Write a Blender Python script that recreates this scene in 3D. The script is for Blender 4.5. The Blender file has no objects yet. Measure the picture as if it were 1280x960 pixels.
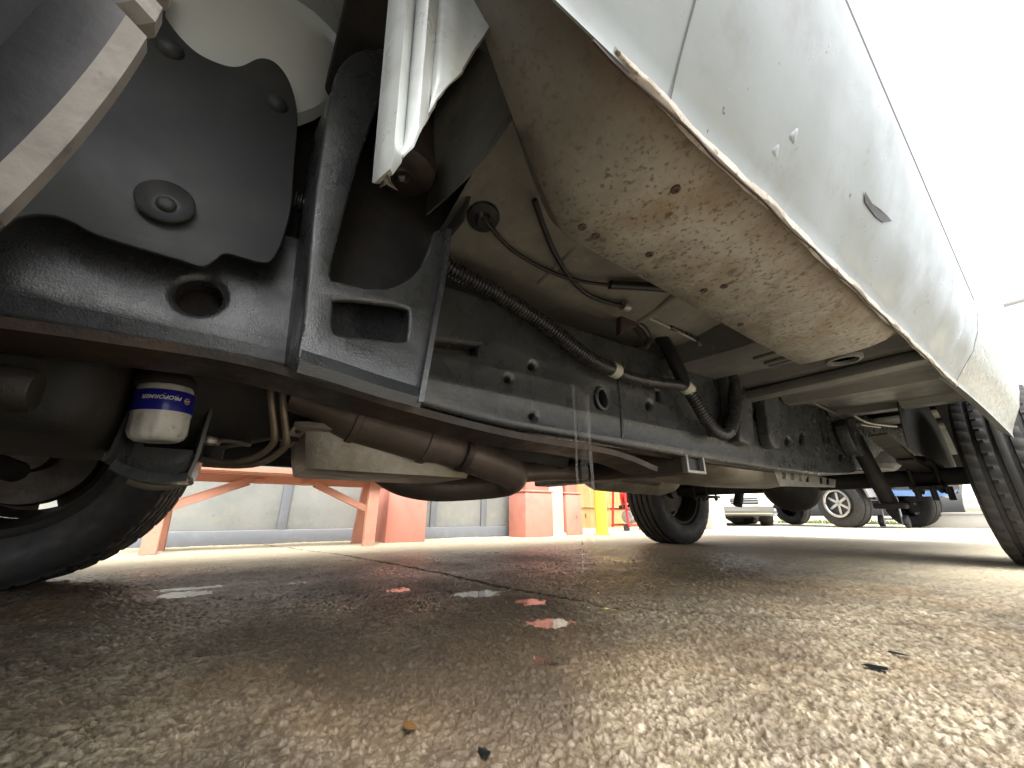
import bpy, bmesh, math, random
import numpy as np
from mathutils import Vector, Matrix
random.seed(7); rng = np.random.default_rng(7)
S = bpy.context.scene
COL = S.collection
R = math.radians

# ------------------------------------------------------------------ camera, sky, sun, exposure
# Plan coordinates used below: x = metres inboard from the truck's left flank, y = metres towards its tail, z = up.
# They are written into the scene as (-x, y, z).
F_PX, YAW, PITCH, CAM_H = 481.0, R(35.0), math.atan(165/481.0), 0.2
cam = bpy.data.cameras.new('camera'); cam.sensor_width = 36.0; cam.lens = 36.0*F_PX/1280.0
cam.clip_start = 0.01; cam.clip_end = 3000
co = bpy.data.objects.new('camera', cam); COL.objects.link(co); S.camera = co
_fw = Vector((-math.cos(YAW), math.sin(YAW), 0))
_D = _fw*math.cos(PITCH) + Vector((0, 0, math.sin(PITCH))); _U = Vector((0, 0, math.cos(PITCH))) - _fw*math.sin(PITCH)
_R = _D.cross(_U)
co.matrix_world = Matrix.Translation((0, 0, CAM_H)) @ Matrix((_R, _U, -_D)).transposed().to_4x4()

SUN_EL, SUN_AZ = R(58), R(105)          # overcast: soft high light
wd = bpy.data.worlds.new('World'); S.world = wd; wd.use_nodes = True
nt = wd.node_tree; nt.nodes.clear()
sky = nt.nodes.new('ShaderNodeTexSky'); sky.sky_type = 'NISHITA'; sky.sun_disc = False
sky.sun_elevation = SUN_EL; sky.sun_rotation = SUN_AZ; sky.dust_density = 6; sky.air_density = 1.0; sky.ozone_density = 1.0
hs = nt.nodes.new('ShaderNodeHueSaturation'); hs.inputs['Saturation'].default_value = 0.22
bg = nt.nodes.new('ShaderNodeBackground'); bg.inputs['Strength'].default_value = 0.15
ow = nt.nodes.new('ShaderNodeOutputWorld')
nt.links.new(sky.outputs[0], hs.inputs['Color']); nt.links.new(hs.outputs[0], bg.inputs[0]); nt.links.new(bg.outputs[0], ow.inputs[0])
sl = bpy.data.lights.new('sun', 'SUN'); sl.energy = 0.6; sl.angle = R(40); sl.color = (1, .96, .9)
so = bpy.data.objects.new('sun', sl); COL.objects.link(so)
# Nishita: rotation 0 = +Y, turning clockwise seen from above
_sd = Vector((math.sin(SUN_AZ)*math.cos(SUN_EL), math.cos(SUN_AZ)*math.cos(SUN_EL), math.sin(SUN_EL)))
so.rotation_euler = _sd.to_track_quat('Z', 'Y').to_euler()
S.view_settings.view_transform = 'Standard'; S.view_settings.look = 'None'
S.view_settings.exposure = 2.1; S.view_settings.gamma = 1; S.view_settings.use_curve_mapping = False
S.cycles.use_denoising = True
S.cycles.max_bounces = 10; S.cycles.diffuse_bounces = 6; S.cycles.glossy_bounces = 4; S.cycles.transparent_max_bounces = 12

# ------------------------------------------------------------------ plan helpers
_c, _s, _cp, _sp = math.cos(YAW), math.sin(YAW), math.cos(PITCH), math.sin(PITCH)
def at(px, py, X=None, Y=None, Z=None):
    """plan point seen at a place in the photograph, on the plane X=, Y= or Z="""
    u, v = px-640.0, 480.0-py
    f = F_PX*_cp - v*_sp
    d = Vector((f*_c - u*_s, f*_s + u*_c, F_PX*_sp + v*_cp))
    t = X/d.x if X is not None else (Y/d.y if Y is not None else (Z-CAM_H)/d.z)
    return Vector((0, 0, CAM_H)) + d*t
def yz(pts, X): return [(p.y, p.z) for p in (at(a, b, X=X) for a, b in pts)]

# ------------------------------------------------------------------ materials
def mk(name, col, rough=.5, metal=0., vary=(), bump=(), rvar=None, coat=0., spec=.5, alpha=None, emit=None):
    """vary: (scale, colour, low, high, detail) patches laid over the base; bump: (scale, strength, metres)"""
    m = bpy.data.materials.new(name); m.use_nodes = True
    n = m.node_tree.nodes; L = m.node_tree.links
    b = n['Principled BSDF']; b.inputs['Roughness'].default_value = rough; b.inputs['Metallic'].default_value = metal
    b.inputs['Specular IOR Level'].default_value = spec
    b.inputs['Coat Weight'].default_value = coat; b.inputs['Coat Roughness'].default_value = .12
    tc = n.new('ShaderNodeTexCoord')
    def noise(sc, det=6, ro=.6, off=0):
        t = n.new('ShaderNodeTexNoise'); t.inputs['Scale'].default_value = sc; t.inputs['Detail'].default_value = det
        t.inputs['Roughness'].default_value = ro
        mp = n.new('ShaderNodeMapping'); mp.inputs['Location'].default_value = (off, off*1.7, -off)
        L.new(tc.outputs['Object'], mp.inputs[0]); L.new(mp.outputs[0], t.inputs['Vector']); return t.outputs['Fac']
    cur = None; base = tuple(col)+(1,)
    for k, v in enumerate(vary):
        sc, c2, lo, hi = v[:4]; det = v[4] if len(v) > 4 else 6
        r = n.new('ShaderNodeMapRange'); r.inputs[1].default_value = lo; r.inputs[2].default_value = hi
        L.new(noise(sc, det, .62, k*3.1+.7), r.inputs[0])
        mx = n.new('ShaderNodeMix'); mx.data_type = 'RGBA'; mx.inputs[7].default_value = tuple(c2)+(1,)
        L.new(r.outputs[0], mx.inputs[0])
        if cur is None: mx.inputs[6].default_value = base
        else: L.new(cur, mx.inputs[6])
        cur = mx.outputs[2]
    if cur is None: b.inputs['Base Color'].default_value = base
    else: L.new(cur, b.inputs['Base Color'])
    if rvar:
        r = n.new('ShaderNodeMapRange'); r.inputs[1].default_value = .3; r.inputs[2].default_value = .7
        r.inputs[3].default_value = rvar[1]; r.inputs[4].default_value = rvar[2]
        L.new(noise(rvar[0], 5, .6, 9), r.inputs[0]); L.new(r.outputs[0], b.inputs['Roughness'])
    prev = None
    for sc, st, dist in bump:
        bp = n.new('ShaderNodeBump'); bp.inputs['Strength'].default_value = st; bp.inputs['Distance'].default_value = dist
        L.new(noise(sc, 4, .6, sc*.01), bp.inputs['Height'])
        if prev: L.new(prev, bp.inputs['Normal'])
        prev = bp.outputs[0]
    if prev: L.new(prev, b.inputs['Normal'])
    if emit: b.inputs['Emission Color'].default_value = tuple(emit[0])+(1,); b.inputs['Emission Strength'].default_value = emit[1]
    return m
M = {}
M['undercoat'] = mk('undercoat', (.033, .037, .039), .3, vary=[(5, (.06, .063, .062), .45, .75), (40, (.055, .05, .042), .56, .8), (14, (.085, .065, .045), .66, .8, 8)],
                    bump=[(420, .28, .002), (45, .22, .004)], rvar=(14, .14, .45), spec=.7)
M['black_plastic'] = mk('black_plastic', (.030, .034, .035), .55, vary=[(8, (.052, .055, .054), .45, .8)], bump=[(300, .15, .001)], rvar=(12, .48, .68))
M['rust_black'] = mk('rust_black', (.03, .024, .02), .6, vary=[(6, (.075, .045, .028), .45, .75), (60, (.02, .018, .017), .5, .75)], bump=[(200, .4, .002), (30, .3, .004)], rvar=(25, .4, .7))
M['dark'] = mk('dark_grime', (.02, .019, .018), .7, vary=[(12, (.045, .038, .03), .45, .8)], bump=[(90, .4, .004)])
M['white_paint'] = mk('white_paint', (.36, .39, .385), .32, vary=[(1.6, (.30, .325, .32), .45, .75), (14, (.27, .275, .26), .6, .85), (55, (.05, .05, .045), .70, .725, 4), (17, (.30, .28, .24), .68, .76, 8)],
                      bump=[(7, .25, .006), (160, .05, .001)], rvar=(20, .2, .42), coat=.35)
M['rocker_paint'] = mk('dirty_greyed_rocker_paint', (.215, .245, .25), .34, vary=[(1.6, (.175, .20, .203), .45, .75), (12, (.15, .155, .145), .55, .78, 8), (48, (.05, .05, .045), .69, .715, 4), (17, (.18, .165, .14), .66, .74, 8)],
                      bump=[(7, .22, .006), (160, .05, .001)], rvar=(20, .25, .45), coat=.25)  # dirt spots over white paint whose base is greyed to offset bright light
M['bed_paint'] = mk('stone_chipped_paint', (.28, .30, .285), .4, vary=[(5, (.27, .28, .25), .45, .75), (45, (.14, .14, .12), .58, .72), (120, (.06, .055, .05), .7, .75, 3)],
                    bump=[(28, .8, .012), (9, .4, .01)], rvar=(20, .25, .5), coat=.2)
M['fender_paint'] = mk('fender_paint', (.42, .45, .44), .34, vary=[(18, (.3, .3, .27), .48, .75), (130, (.1, .09, .07), .72, .76, 3)], bump=[(25, .2, .004)], coat=.3, rvar=(20, .22, .42))
M['inner_white'] = mk('inner_white_paint', (.78, .84, .83), .38, vary=[(3, (.70, .76, .74), .45, .8), (70, (.1, .09, .07), .74, .77, 3)], rvar=(10, .3, .5))
M['dirty_pan'] = mk('dirty_rocker_underside', (.31, .305, .265), .55,
                    vary=[(3.0, (.19, .185, .16), .45, .66, 8), (8, (.21, .165, .10), .50, .68, 9), (30, (.34, .325, .275), .48, .72, 8), (130, (.12, .085, .052), .54, .64, 6), (40, (.085, .058, .036), .625, .68, 9), (7, (.125, .11, .085), .54, .68, 9), (19, (.10, .085, .065), .62, .70, 9)],
                    bump=[(14, .25, .006), (130, .3, .002)], rvar=(18, .4, .7))
M['dirty_seam'] = mk('dirty_seam', (.36, .34, .29), .5, vary=[(20, (.22, .18, .13), .45, .7, 8), (90, (.09, .06, .04), .58, .68)], bump=[(80, .3, .002)])
M['floor_pan'] = mk('dusty_floor_pan', (.21, .205, .18), .6, vary=[(4, (.12, .115, .10), .45, .7, 8), (26, (.27, .25, .20), .55, .75, 8), (60, (.09, .08, .065), .62, .72)], bump=[(30, .3, .004)], rvar=(18, .45, .7))
M['grey_floor'] = mk('grey_cab_floor', (.12, .122, .115), .5, vary=[(5, (.075, .075, .072), .45, .75, 8), (40, (.18, .17, .15), .6, .75)], bump=[(30, .25, .003)], rvar=(18, .35, .6))
M['rubber'] = mk('tyre_rubber', (.014, .014, .015), .62, vary=[(14, (.035, .032, .028), .48, .8)], bump=[(180, .2, .001)], rvar=(30, .45, .75))
M['tread'] = mk('worn_tread', (.016, .016, .016), .7, vary=[(14, (.034, .032, .029), .45, .75)], bump=[(180, .3, .001)])
M['tread_dusty'] = mk('dusty_tread', (.10, .092, .08), .7, vary=[(14, (.19, .175, .15), .42, .7), (60, (.04, .037, .033), .58, .72)], bump=[(180, .4, .001)])
M['rim'] = mk('steel_rim', (.06, .055, .05), .5, .4, vary=[(8, (.09, .06, .04), .5, .8)], bump=[(60, .2, .002)])
M['conduit'] = mk('conduit_plastic', (.03, .03, .031), .25, vary=[(30, (.08, .076, .068), .52, .78)], rvar=(60, .18, .34))
M['cable'] = mk('cable_sheath', (.016, .016, .017), .45)
M['clip'] = mk('pale_clip', (.36, .36, .30), .5)
M['steel'] = mk('bare_steel', (.34, .33, .30), .42, .75, vary=[(20, (.2, .16, .11), .5, .8)], bump=[(90, .2, .002)], rvar=(30, .3, .55))
M['alu'] = mk('cast_aluminium', (.36, .34, .29), .5, .6, vary=[(7, (.2, .17, .12), .42, .72, 8), (40, (.12, .10, .075), .6, .8)], bump=[(70, .4, .003)], rvar=(20, .38, .6))
M['exhaust'] = mk('heat_browned_pipe', (.13, .105, .088), .55, .35, vary=[(6, (.085, .065, .052), .4, .75), (40, (.2, .16, .13), .6, .8)], bump=[(90, .25, .002)], rvar=(25, .35, .6))
M['line'] = mk('tarnished_tube', (.22, .18, .13), .45, .5, vary=[(30, (.12, .09, .06), .5, .8)])
M['brown_bracket'] = mk('brown_bracket', (.055, .036, .03), .6, vary=[(30, (.05, .035, .03), .5, .8)], bump=[(90, .3, .002)])
M['filter_white'] = mk('filter_white', (.66, .66, .62), .35, vary=[(40, (.42, .39, .32), .52, .75, 8), (110, (.2, .17, .12), .64, .72)], coat=.2)
M['filter_blue'] = mk('filter_blue', (.012, .016, .30), .3, coat=.3)
M['label_white'] = mk('label_white', (.8, .8, .78), .4)
M['label_red'] = mk('label_red', (.55, .03, .03), .4)
M['label_yellow'] = mk('label_yellow', (.8, .55, .08), .4)
M['glass'] = mk('dark_window_glass', (.05, .06, .065), .06, 0, spec=.8)
M['glass_pale'] = mk('pale_windscreen', (.35, .42, .43), .08, spec=.8)
M['chrome'] = mk('chrome', (.6, .6, .6), .15, 1)
M['salmon_wood'] = mk('salmon_painted_wood', (.54, .26, .18), .6, vary=[(9, (.46, .21, .14), .45, .75), (60, (.55, .32, .24), .60, .75), (25, (.26, .14, .10), .66, .76)], bump=[(60, .3, .003)])
M['salmon'] = mk('salmon_stucco', (.60, .25, .19), .85, vary=[(6, (.54, .21, .16), .45, .75), (3, (.42, .16, .12), .58, .75), (50, (.62, .29, .23), .6, .8)], bump=[(120, .5, .004)])
M['pale_stucco'] = mk('pale_stucco', (.62, .56, .45), .85, vary=[(6, (.55, .48, .38), .45, .75)], bump=[(120, .4, .004)])
M['door_panel'] = mk('weathered_grey_panel', (.27, .285, .27), .55, vary=[(2.4, (.20, .215, .20), .4, .7, 8), (9, (.31, .31, .275), .5, .75, 8), (30, (.15, .15, .13), .62, .76)], bump=[(20, .15, .004)])
M['blue_trim'] = mk('blue_grey_trim', (.17, .185, .205), .5, vary=[(12, (.22, .24, .26), .5, .8, 8)], bump=[(60, .2, .002)])
M['tan_wall'] = mk('tan_plywood_wall', (.42, .27, .11), .8, vary=[(5, (.34, .2, .08), .45, .75)], bump=[(70, .3, .003)])
M['yellow'] = mk('yellow_paint', (.75, .62, .06), .5, vary=[(9, (.66, .5, .05), .5, .8), (60, (.5, .42, .2), .68, .8)], bump=[(60, .2, .003)])
M['red'] = mk('red_paint', (.52, .03, .025), .4, vary=[(14, (.4, .025, .02), .5, .8)], coat=.2)
M['grey_metal'] = mk('grey_metal', (.3, .3, .29), .45, .4, vary=[(14, (.2, .2, .19), .5, .8)])
M['orange'] = mk('orange_cone_plastic', (.75, .10, .04), .5)
M['white_plain'] = mk('white_plain', (.75, .75, .73), .45, vary=[(10, (.65, .65, .62), .5, .8)])
M['car_white'] = mk('car_white', (.72, .73, .72), .25, coat=.5)
M['car_blue'] = mk('car_blue', (.015, .16, .55), .25, coat=.5)
M['car_grey'] = mk('car_grey_plastic', (.16, .16, .16), .55)
M['car_silver'] = mk('car_silver', (.4, .41, .41), .3, .5, coat=.3)
M['car_black'] = mk('car_black', (.015, .015, .016), .4)
M['concrete'] = mk('pale_concrete', (.45, .44, .41), .85, vary=[(3, (.37, .36, .33), .45, .75)], bump=[(90, .3, .004)])
M['leaf_dark'] = mk('wet_dark_leaf', (.012, .016, .018), .35)
M['leaf_tan'] = mk('tan_leaf', (.24, .13, .04), .6, vary=[(60, (.14, .08, .03), .5, .7)])
M['stone'] = mk('grit_stone', (.17, .15, .12), .6, vary=[(25, (.32, .29, .23), .45, .7), (60, (.07, .05, .035), .55, .75)], bump=[(300, .4, .001)])
M['grass'] = mk('grass', (.09, .14, .03), .7, vary=[(5, (.16, .18, .05), .45, .75)])

def add_grad(m, axis, a, b, col, amt=.25, sc=9, k=1.):
    n = m.node_tree.nodes; L = m.node_tree.links; bs = n['Principled BSDF']; tc = n.new('ShaderNodeTexCoord'); sx = n.new('ShaderNodeSeparateXYZ'); L.new(tc.outputs['Object'], sx.inputs[0])
    t = n.new('ShaderNodeTexNoise'); t.inputs['Scale'].default_value = sc; t.inputs['Detail'].default_value = 9; t.inputs['Roughness'].default_value = .65; L.new(tc.outputs['Object'], t.inputs['Vector'])
    q = n.new('ShaderNodeMath'); q.operation = 'MULTIPLY_ADD'; q.inputs[1].default_value = amt; L.new(t.outputs['Fac'], q.inputs[0]); L.new(sx.outputs[axis], q.inputs[2])
    r = n.new('ShaderNodeMapRange'); r.inputs[1].default_value = a; r.inputs[2].default_value = b; r.inputs[4].default_value = k; L.new(q.outputs[0], r.inputs[0])
    mx = n.new('ShaderNodeMix'); mx.data_type = 'RGBA'; mx.inputs[7].default_value = tuple(col)+(1,); L.new(r.outputs[0], mx.inputs[0])
    src = bs.inputs['Base Color'].links[0].from_socket; L.new(src, mx.inputs[6]); L.new(mx.outputs[2], bs.inputs['Base Color'])
add_grad(M['dirty_pan'], 1, .46, .32, (.11, .105, .09), .25, 7, .8)      # oily film left over the front of the pan
add_grad(M['dirty_pan'], 0, -.125, -.085, (.15, .10, .055), .10, 14, .6)   # rust along the outer seam
def water_mat():
    m = bpy.data.materials.new('standing_water'); m.use_nodes = True; n = m.node_tree.nodes; L = m.node_tree.links
    b = n['Principled BSDF']; b.inputs['Base Color'].default_value = (.9, .92, .9, 1); b.inputs['Roughness'].default_value = .02
    b.inputs['IOR'].default_value = 1.33; b.inputs['Transmission Weight'].default_value = 1
    t = n.new('ShaderNodeTexNoise'); t.inputs['Scale'].default_value = 30
    bp = n.new('ShaderNodeBump'); bp.inputs['Strength'].default_value = .03; bp.inputs['Distance'].default_value = .002
    L.new(t.outputs['Fac'], bp.inputs['Height']); L.new(bp.outputs[0], b.inputs['Normal'])
    return m
M['water'] = water_mat()
def film_mat():
    m = bpy.data.materials.new('running_water'); m.use_nodes = True; n = m.node_tree.nodes; L = m.node_tree.links
    n.clear(); o = n.new('ShaderNodeOutputMaterial'); mx = n.new('ShaderNodeMixShader'); tr = n.new('ShaderNodeBsdfTransparent')
    p = n.new('ShaderNodeBsdfPrincipled'); p.inputs['Base Color'].default_value = (.75, .74, .7, 1); p.inputs['Roughness'].default_value = .2
    t = n.new('ShaderNodeTexNoise'); t.inputs['Scale'].default_value = 45
    r = n.new('ShaderNodeMapRange'); r.inputs[1].default_value = .3; r.inputs[2].default_value = .75; r.inputs[3].default_value = .02; r.inputs[4].default_value = .16
    L.new(t.outputs['Fac'], r.inputs[0]); L.new(r.outputs[0], mx.inputs[0])
    L.new(tr.outputs[0], mx.inputs[1]); L.new(p.outputs[0], mx.inputs[2]); L.new(mx.outputs[0], o.inputs[0]); return m
M['film'] = film_mat()

# ------------------------------------------------------------------ object helpers (all take plan coordinates)
def put(o, parent=None):
    COL.objects.link(o)
    if parent is not None:
        o.parent = parent; o.matrix_parent_inverse = parent.matrix_world.inverted()
    return o
def tag(o, label=None, cat=None, group=None, kind=None):
    if label: o['label'] = label
    if cat: o['category'] = cat
    if group: o['group'] = group
    if kind: o['kind'] = kind
    return o
def empty(name, loc, label=None, cat=None, group=None, parent=None):
    o = bpy.data.objects.new(name, None); o.empty_display_size = .1
    o.matrix_world = Matrix.Translation((-loc[0], loc[1], loc[2])); put(o, parent)
    bpy.context.view_layer.update()
    return tag(o, label, cat, group)
def mesh(name, V, Fc, mat, parent=None, smooth=False, sharp=None):
    me = bpy.data.meshes.new(name)
    me.from_pydata([(-v[0], v[1], v[2]) for v in V], [], [tuple(reversed(f)) for f in Fc])
    me.materials.append(M[mat] if isinstance(mat, str) else mat)
    if smooth:
        for p in me.polygons: p.use_smooth = True
        if sharp is not None:
            me.set_sharp_from_angle(angle=R(sharp))
    me.update()
    return put(bpy.data.objects.new(name, me), parent)
def from_bm(name, bm, mat, parent=None, smooth=False, sharp=35):
    bmesh.ops.recalc_face_normals(bm, faces=bm.faces)
    V = [tuple(v.co) for v in bm.verts]; bm.verts.index_update()
    Fc = [[v.index for v in f.verts] for f in bm.faces]; bm.free()
    return mesh(name, V, Fc, mat, parent, smooth, sharp)
def box(name, lo, hi, mat, parent=None, bev=.004, seg=2, xf=None, taper=None):
    bm = bmesh.new(); bmesh.ops.create_cube(bm, size=1)
    c = [(a+b)/2 for a, b in zip(lo, hi)]; s = [b-a for a, b in zip(lo, hi)]
    for v in bm.verts:
        k = 1 if not taper or v.co.z < 0 else taper
        v.co = Vector((v.co.x*s[0]*k, v.co.y*s[1]*k, v.co.z*s[2]))
    if bev: bmesh.ops.bevel(bm, geom=list(bm.edges), offset=min(bev, min(s)*.45), segments=seg, affect='EDGES', profile=.5)
    T = Matrix.Translation(c) @ (xf if xf else Matrix.Identity(4))
    bm.transform(T)
    return from_bm(name, bm, mat, parent, True, 40)
def crom(pts, n=8, closed=False):
    P = [Vector(p) for p in pts]; out = []; N = len(P)
    for i in range(N if closed else N-1):
        if closed: a, b, c, d = P[i-1], P[i], P[(i+1) % N], P[(i+2) % N]
        else: a, b, c, d = P[max(i-1, 0)], P[i], P[i+1], P[min(i+2, N-1)]
        for k in range(n):
            t = k/n
            out.append(.5*((2*b)+(c-a)*t+(2*a-5*b+4*c-d)*t*t+(3*b-a-3*c+d)*t**3))
    if not closed: out.append(P[-1])
    return out
def sm2(pts, n=6): return [(v.x, v.y) for v in crom([(a, b, 0) for a, b in pts], n, True)]
def ell(cx, cy, rx, ry, n=20, rot=0, p=2):
    o = []
    for k in range(n):
        t = 2*math.pi*k/n; c, s = math.cos(t), math.sin(t)
        x = rx*abs(c)**(2/p)*(1 if c >= 0 else -1); y = ry*abs(s)**(2/p)*(1 if s >= 0 else -1)
        o.append((cx+x*math.cos(rot)-y*math.sin(rot), cy+x*math.sin(rot)+y*math.cos(rot)))
    return o
def plate(name, loops, frame, thick, mat, parent=None, bev=.002, smooth=True):
    """flat piece with holes: loops of 2D points; frame = (origin, u, v) in plan coordinates; thickness along u x v, starting at the origin plane"""
    cu = bpy.data.curves.new('tmp', 'CURVE'); cu.dimensions = '2D'; cu.fill_mode = 'BOTH'
    cu.extrude = max(thick/2-bev, 1e-5); cu.bevel_depth = bev; cu.bevel_resolution = 2; cu.offset = -bev
    for lp in loops:
        sp = cu.splines.new('POLY'); sp.points.add(len(lp)-1); sp.use_cyclic_u = True
        for q, (a, b) in zip(sp.points, lp): q.co = (a, b, 0, 1)
    o = bpy.data.objects.new('tmp', cu); COL.objects.link(o)
    dg = bpy.context.evaluated_depsgraph_get(); dg.update()
    me = bpy.data.meshes.new_from_object(o.evaluated_get(dg))
    bpy.data.objects.remove(o); bpy.data.curves.remove(cu)
    o0, u, v = Vector(frame[0]), Vector(frame[1]).normalized(), Vector(frame[2]).normalized(); w = u.cross(v)
    bm = bmesh.new(); bm.from_mesh(me); bpy.data.meshes.remove(me)
    bmesh.ops.remove_doubles(bm, verts=bm.verts, dist=1e-6)
    for q in bm.verts: q.co = o0 + u*q.co.x + v*q.co.y + w*(q.co.z+thick/2)
    return from_bm(name, bm, mat, parent, smooth, 30)
def xplate(name, loops, X, thick, mat, parent=None, bev=.002):
    return plate(name, loops, ((X, 0, 0), (0, 1, 0), (0, 0, 1)), thick, mat, parent, bev)
def tube(name, pts, r, mat, parent=None, n=12, res=8, rf=None, step=None, smooth=True, flat=1.):
    P = crom(pts, res) if res > 1 else [Vector(p) for p in pts]
    if step:
        L = [0]
        for a, b in zip(P, P[1:]): L.append(L[-1]+(b-a).length)
        m = int(L[-1]/step)+1; Q = []; j = 0
        for k in range(m+1):
            s = L[-1]*k/m
            while j < len(P)-2 and L[j+1] < s: j += 1
            t = (s-L[j])/max(L[j+1]-L[j], 1e-9); Q.append(P[j].lerp(P[j+1], t))
        P = Q
    V, Fc = [], []; T = (P[1]-P[0]).normalized()
    a = T.cross(Vector((0, 0, 1)));  a = a if a.length > .1 else T.cross(Vector((0, 1, 0))); a.normalize()
    for i, p in enumerate(P):
        t = (P[min(i+1, len(P)-1)]-P[max(i-1, 0)]).normalized()
        a = (a - t*a.dot(t)).normalized(); b = t.cross(a)
        rr = r*(rf(i, i/(len(P)-1)) if rf else 1)
        for k in range(n):
            g = 2*math.pi*k/n; V.append(p+a*math.cos(g)*rr+b*math.sin(g)*rr*flat)
    for i in range(len(P)-1):
        for k in range(n):
            k2 = (k+1) % n; Fc.append((i*n+k, i*n+k2, (i+1)*n+k2, (i+1)*n+k))
    Fc.append(tuple(range(n))[::-1]); Fc.append(tuple((len(P)-1)*n+k for k in range(n)))
    o = mesh(name, V, Fc, mat, parent, smooth, 60)
    return o
def lathe(name, prof, c, ax, mat, parent=None, n=32, smooth=True, rmod=None, sharp=40, caps=True):
    """profile of (radius, distance along ax)"""
    ax = Vector(ax).normalized(); a = ax.cross(Vector((0, 0, 1)));  a = a if a.length > .1 else ax.cross(Vector((0, 1, 0))); a.normalize(); b = ax.cross(a)
    V, Fc = [], []; c = Vector(c)
    for i, (r, h) in enumerate(prof):
        for k in range(n):
            g = 2*math.pi*k/n; q = r*(rmod(i, k) if rmod else 1)
            V.append(c+ax*h+(a*math.cos(g)+b*math.sin(g))*q)
    for i in range(len(prof)-1):
        for k in range(n):
            k2 = (k+1) % n; Fc.append((i*n+k, i*n+k2, (i+1)*n+k2, (i+1)*n+k))
    if caps and prof[0][0] > 1e-4: Fc.append(tuple(range(n))[::-1])
    if caps and prof[-1][0] > 1e-4: Fc.append(tuple((len(prof)-1)*n+k for k in range(n)))
    bm = bmesh.new(); bv = [bm.verts.new(v) for v in V]
    for f in Fc:
        try: bm.faces.new([bv[i] for i in f])
        except ValueError: pass
    bmesh.ops.remove_doubles(bm, verts=bm.verts, dist=1e-6)
    return from_bm(name, bm, mat, parent, smooth, sharp)
def loft(name, secs, mat, parent=None, closed=False, caps=False, smooth=True, sharp=35, thick=0):
    n = len(secs[0]); V = [Vector(p) for s in secs for p in s]; bm = bmesh.new(); bv = [bm.verts.new(v) for v in V]
    for i in range(len(secs)-1):
        for k in range(n if closed else n-1):
            k2 = (k+1) % n; bm.faces.new((bv[i*n+k], bv[i*n+k2], bv[(i+1)*n+k2], bv[(i+1)*n+k]))
    if caps:
        bm.faces.new(bv[:n]); bm.faces.new(bv[-n:][::-1])
    bmesh.ops.recalc_face_normals(bm, faces=bm.faces)
    if thick: bmesh.ops.solidify(bm, geom=list(bm.faces), thickness=thick)
    return from_bm(name, bm, mat, parent, smooth, sharp)
def bolt(name, c, ax, r, h, mat, parent):
    ax = Vector(ax)
    return lathe(name, [(0, h*1.0), (r*.55, h*.95), (r*.8, h*.6), (r, h*.2), (r, -.004)], c, ax, mat, parent, 6 if r < .012 else 14, r >= .012)

# ------------------------------------------------------------------ ground: one sheet, finely modelled near the lens
def h2(ix, iy, s):
    n = (ix*374761393 + iy*668265263 + s*1442695041) & 0x7fffffff
    n = ((n ^ (n >> 13))*1274126177) & 0x7fffffff
    return ((n ^ (n >> 16)) & 0xffff)/65535.0
def vnoise(x, y, s):
    ix, iy = np.floor(x).astype(np.int64), np.floor(y).astype(np.int64); fx, fy = x-ix, y-iy
    fx, fy = fx*fx*(3-2*fx), fy*fy*(3-2*fy)
    return (h2(ix, iy, s)*(1-fx)+h2(ix+1, iy, s)*fx)*(1-fy)+(h2(ix, iy+1, s)*(1-fx)+h2(ix+1, iy+1, s)*fx)*fy
def worley(x, y, s):
    ix, iy = np.floor(x).astype(np.int64), np.floor(y).astype(np.int64); d = np.full(x.shape, 9.)
    hh = np.zeros(x.shape)
    for a in (-1, 0, 1):
        for b in (-1, 0, 1):
            cx, cy = ix+a, iy+b
            q = (x-cx-h2(cx, cy, s))**2+(y-cy-h2(cx, cy, s+7))**2
            m = q < d; d = np.where(m, q, d); hh = np.where(m, h2(cx, cy, s+13), hh)
    return np.sqrt(d), hh
JOINT = [(3.6, .25), (2.4, .52), (1.64, .66), (1.01, .715), (.71, .785), (.5, .91), (.3, 1.09), (.13, 1.26), (-.3, 1.5), (-1.2, 1.9)]
PUDDLES = [(1.50, -.06, .13, .16, .007), (1.52, .22, .07, .10, .004), (1.03, .60, .07, .09, .006), (.685, .575, .045, .06, .006), (.715, .775, .04, .045, .006), (1.2, .45, .07, .06, .004), (.86, .66, .05, .05, .005),
           (1.62, -.02, .05, .2, .004), (.52, .42, .03, .03, .005)]
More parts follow.
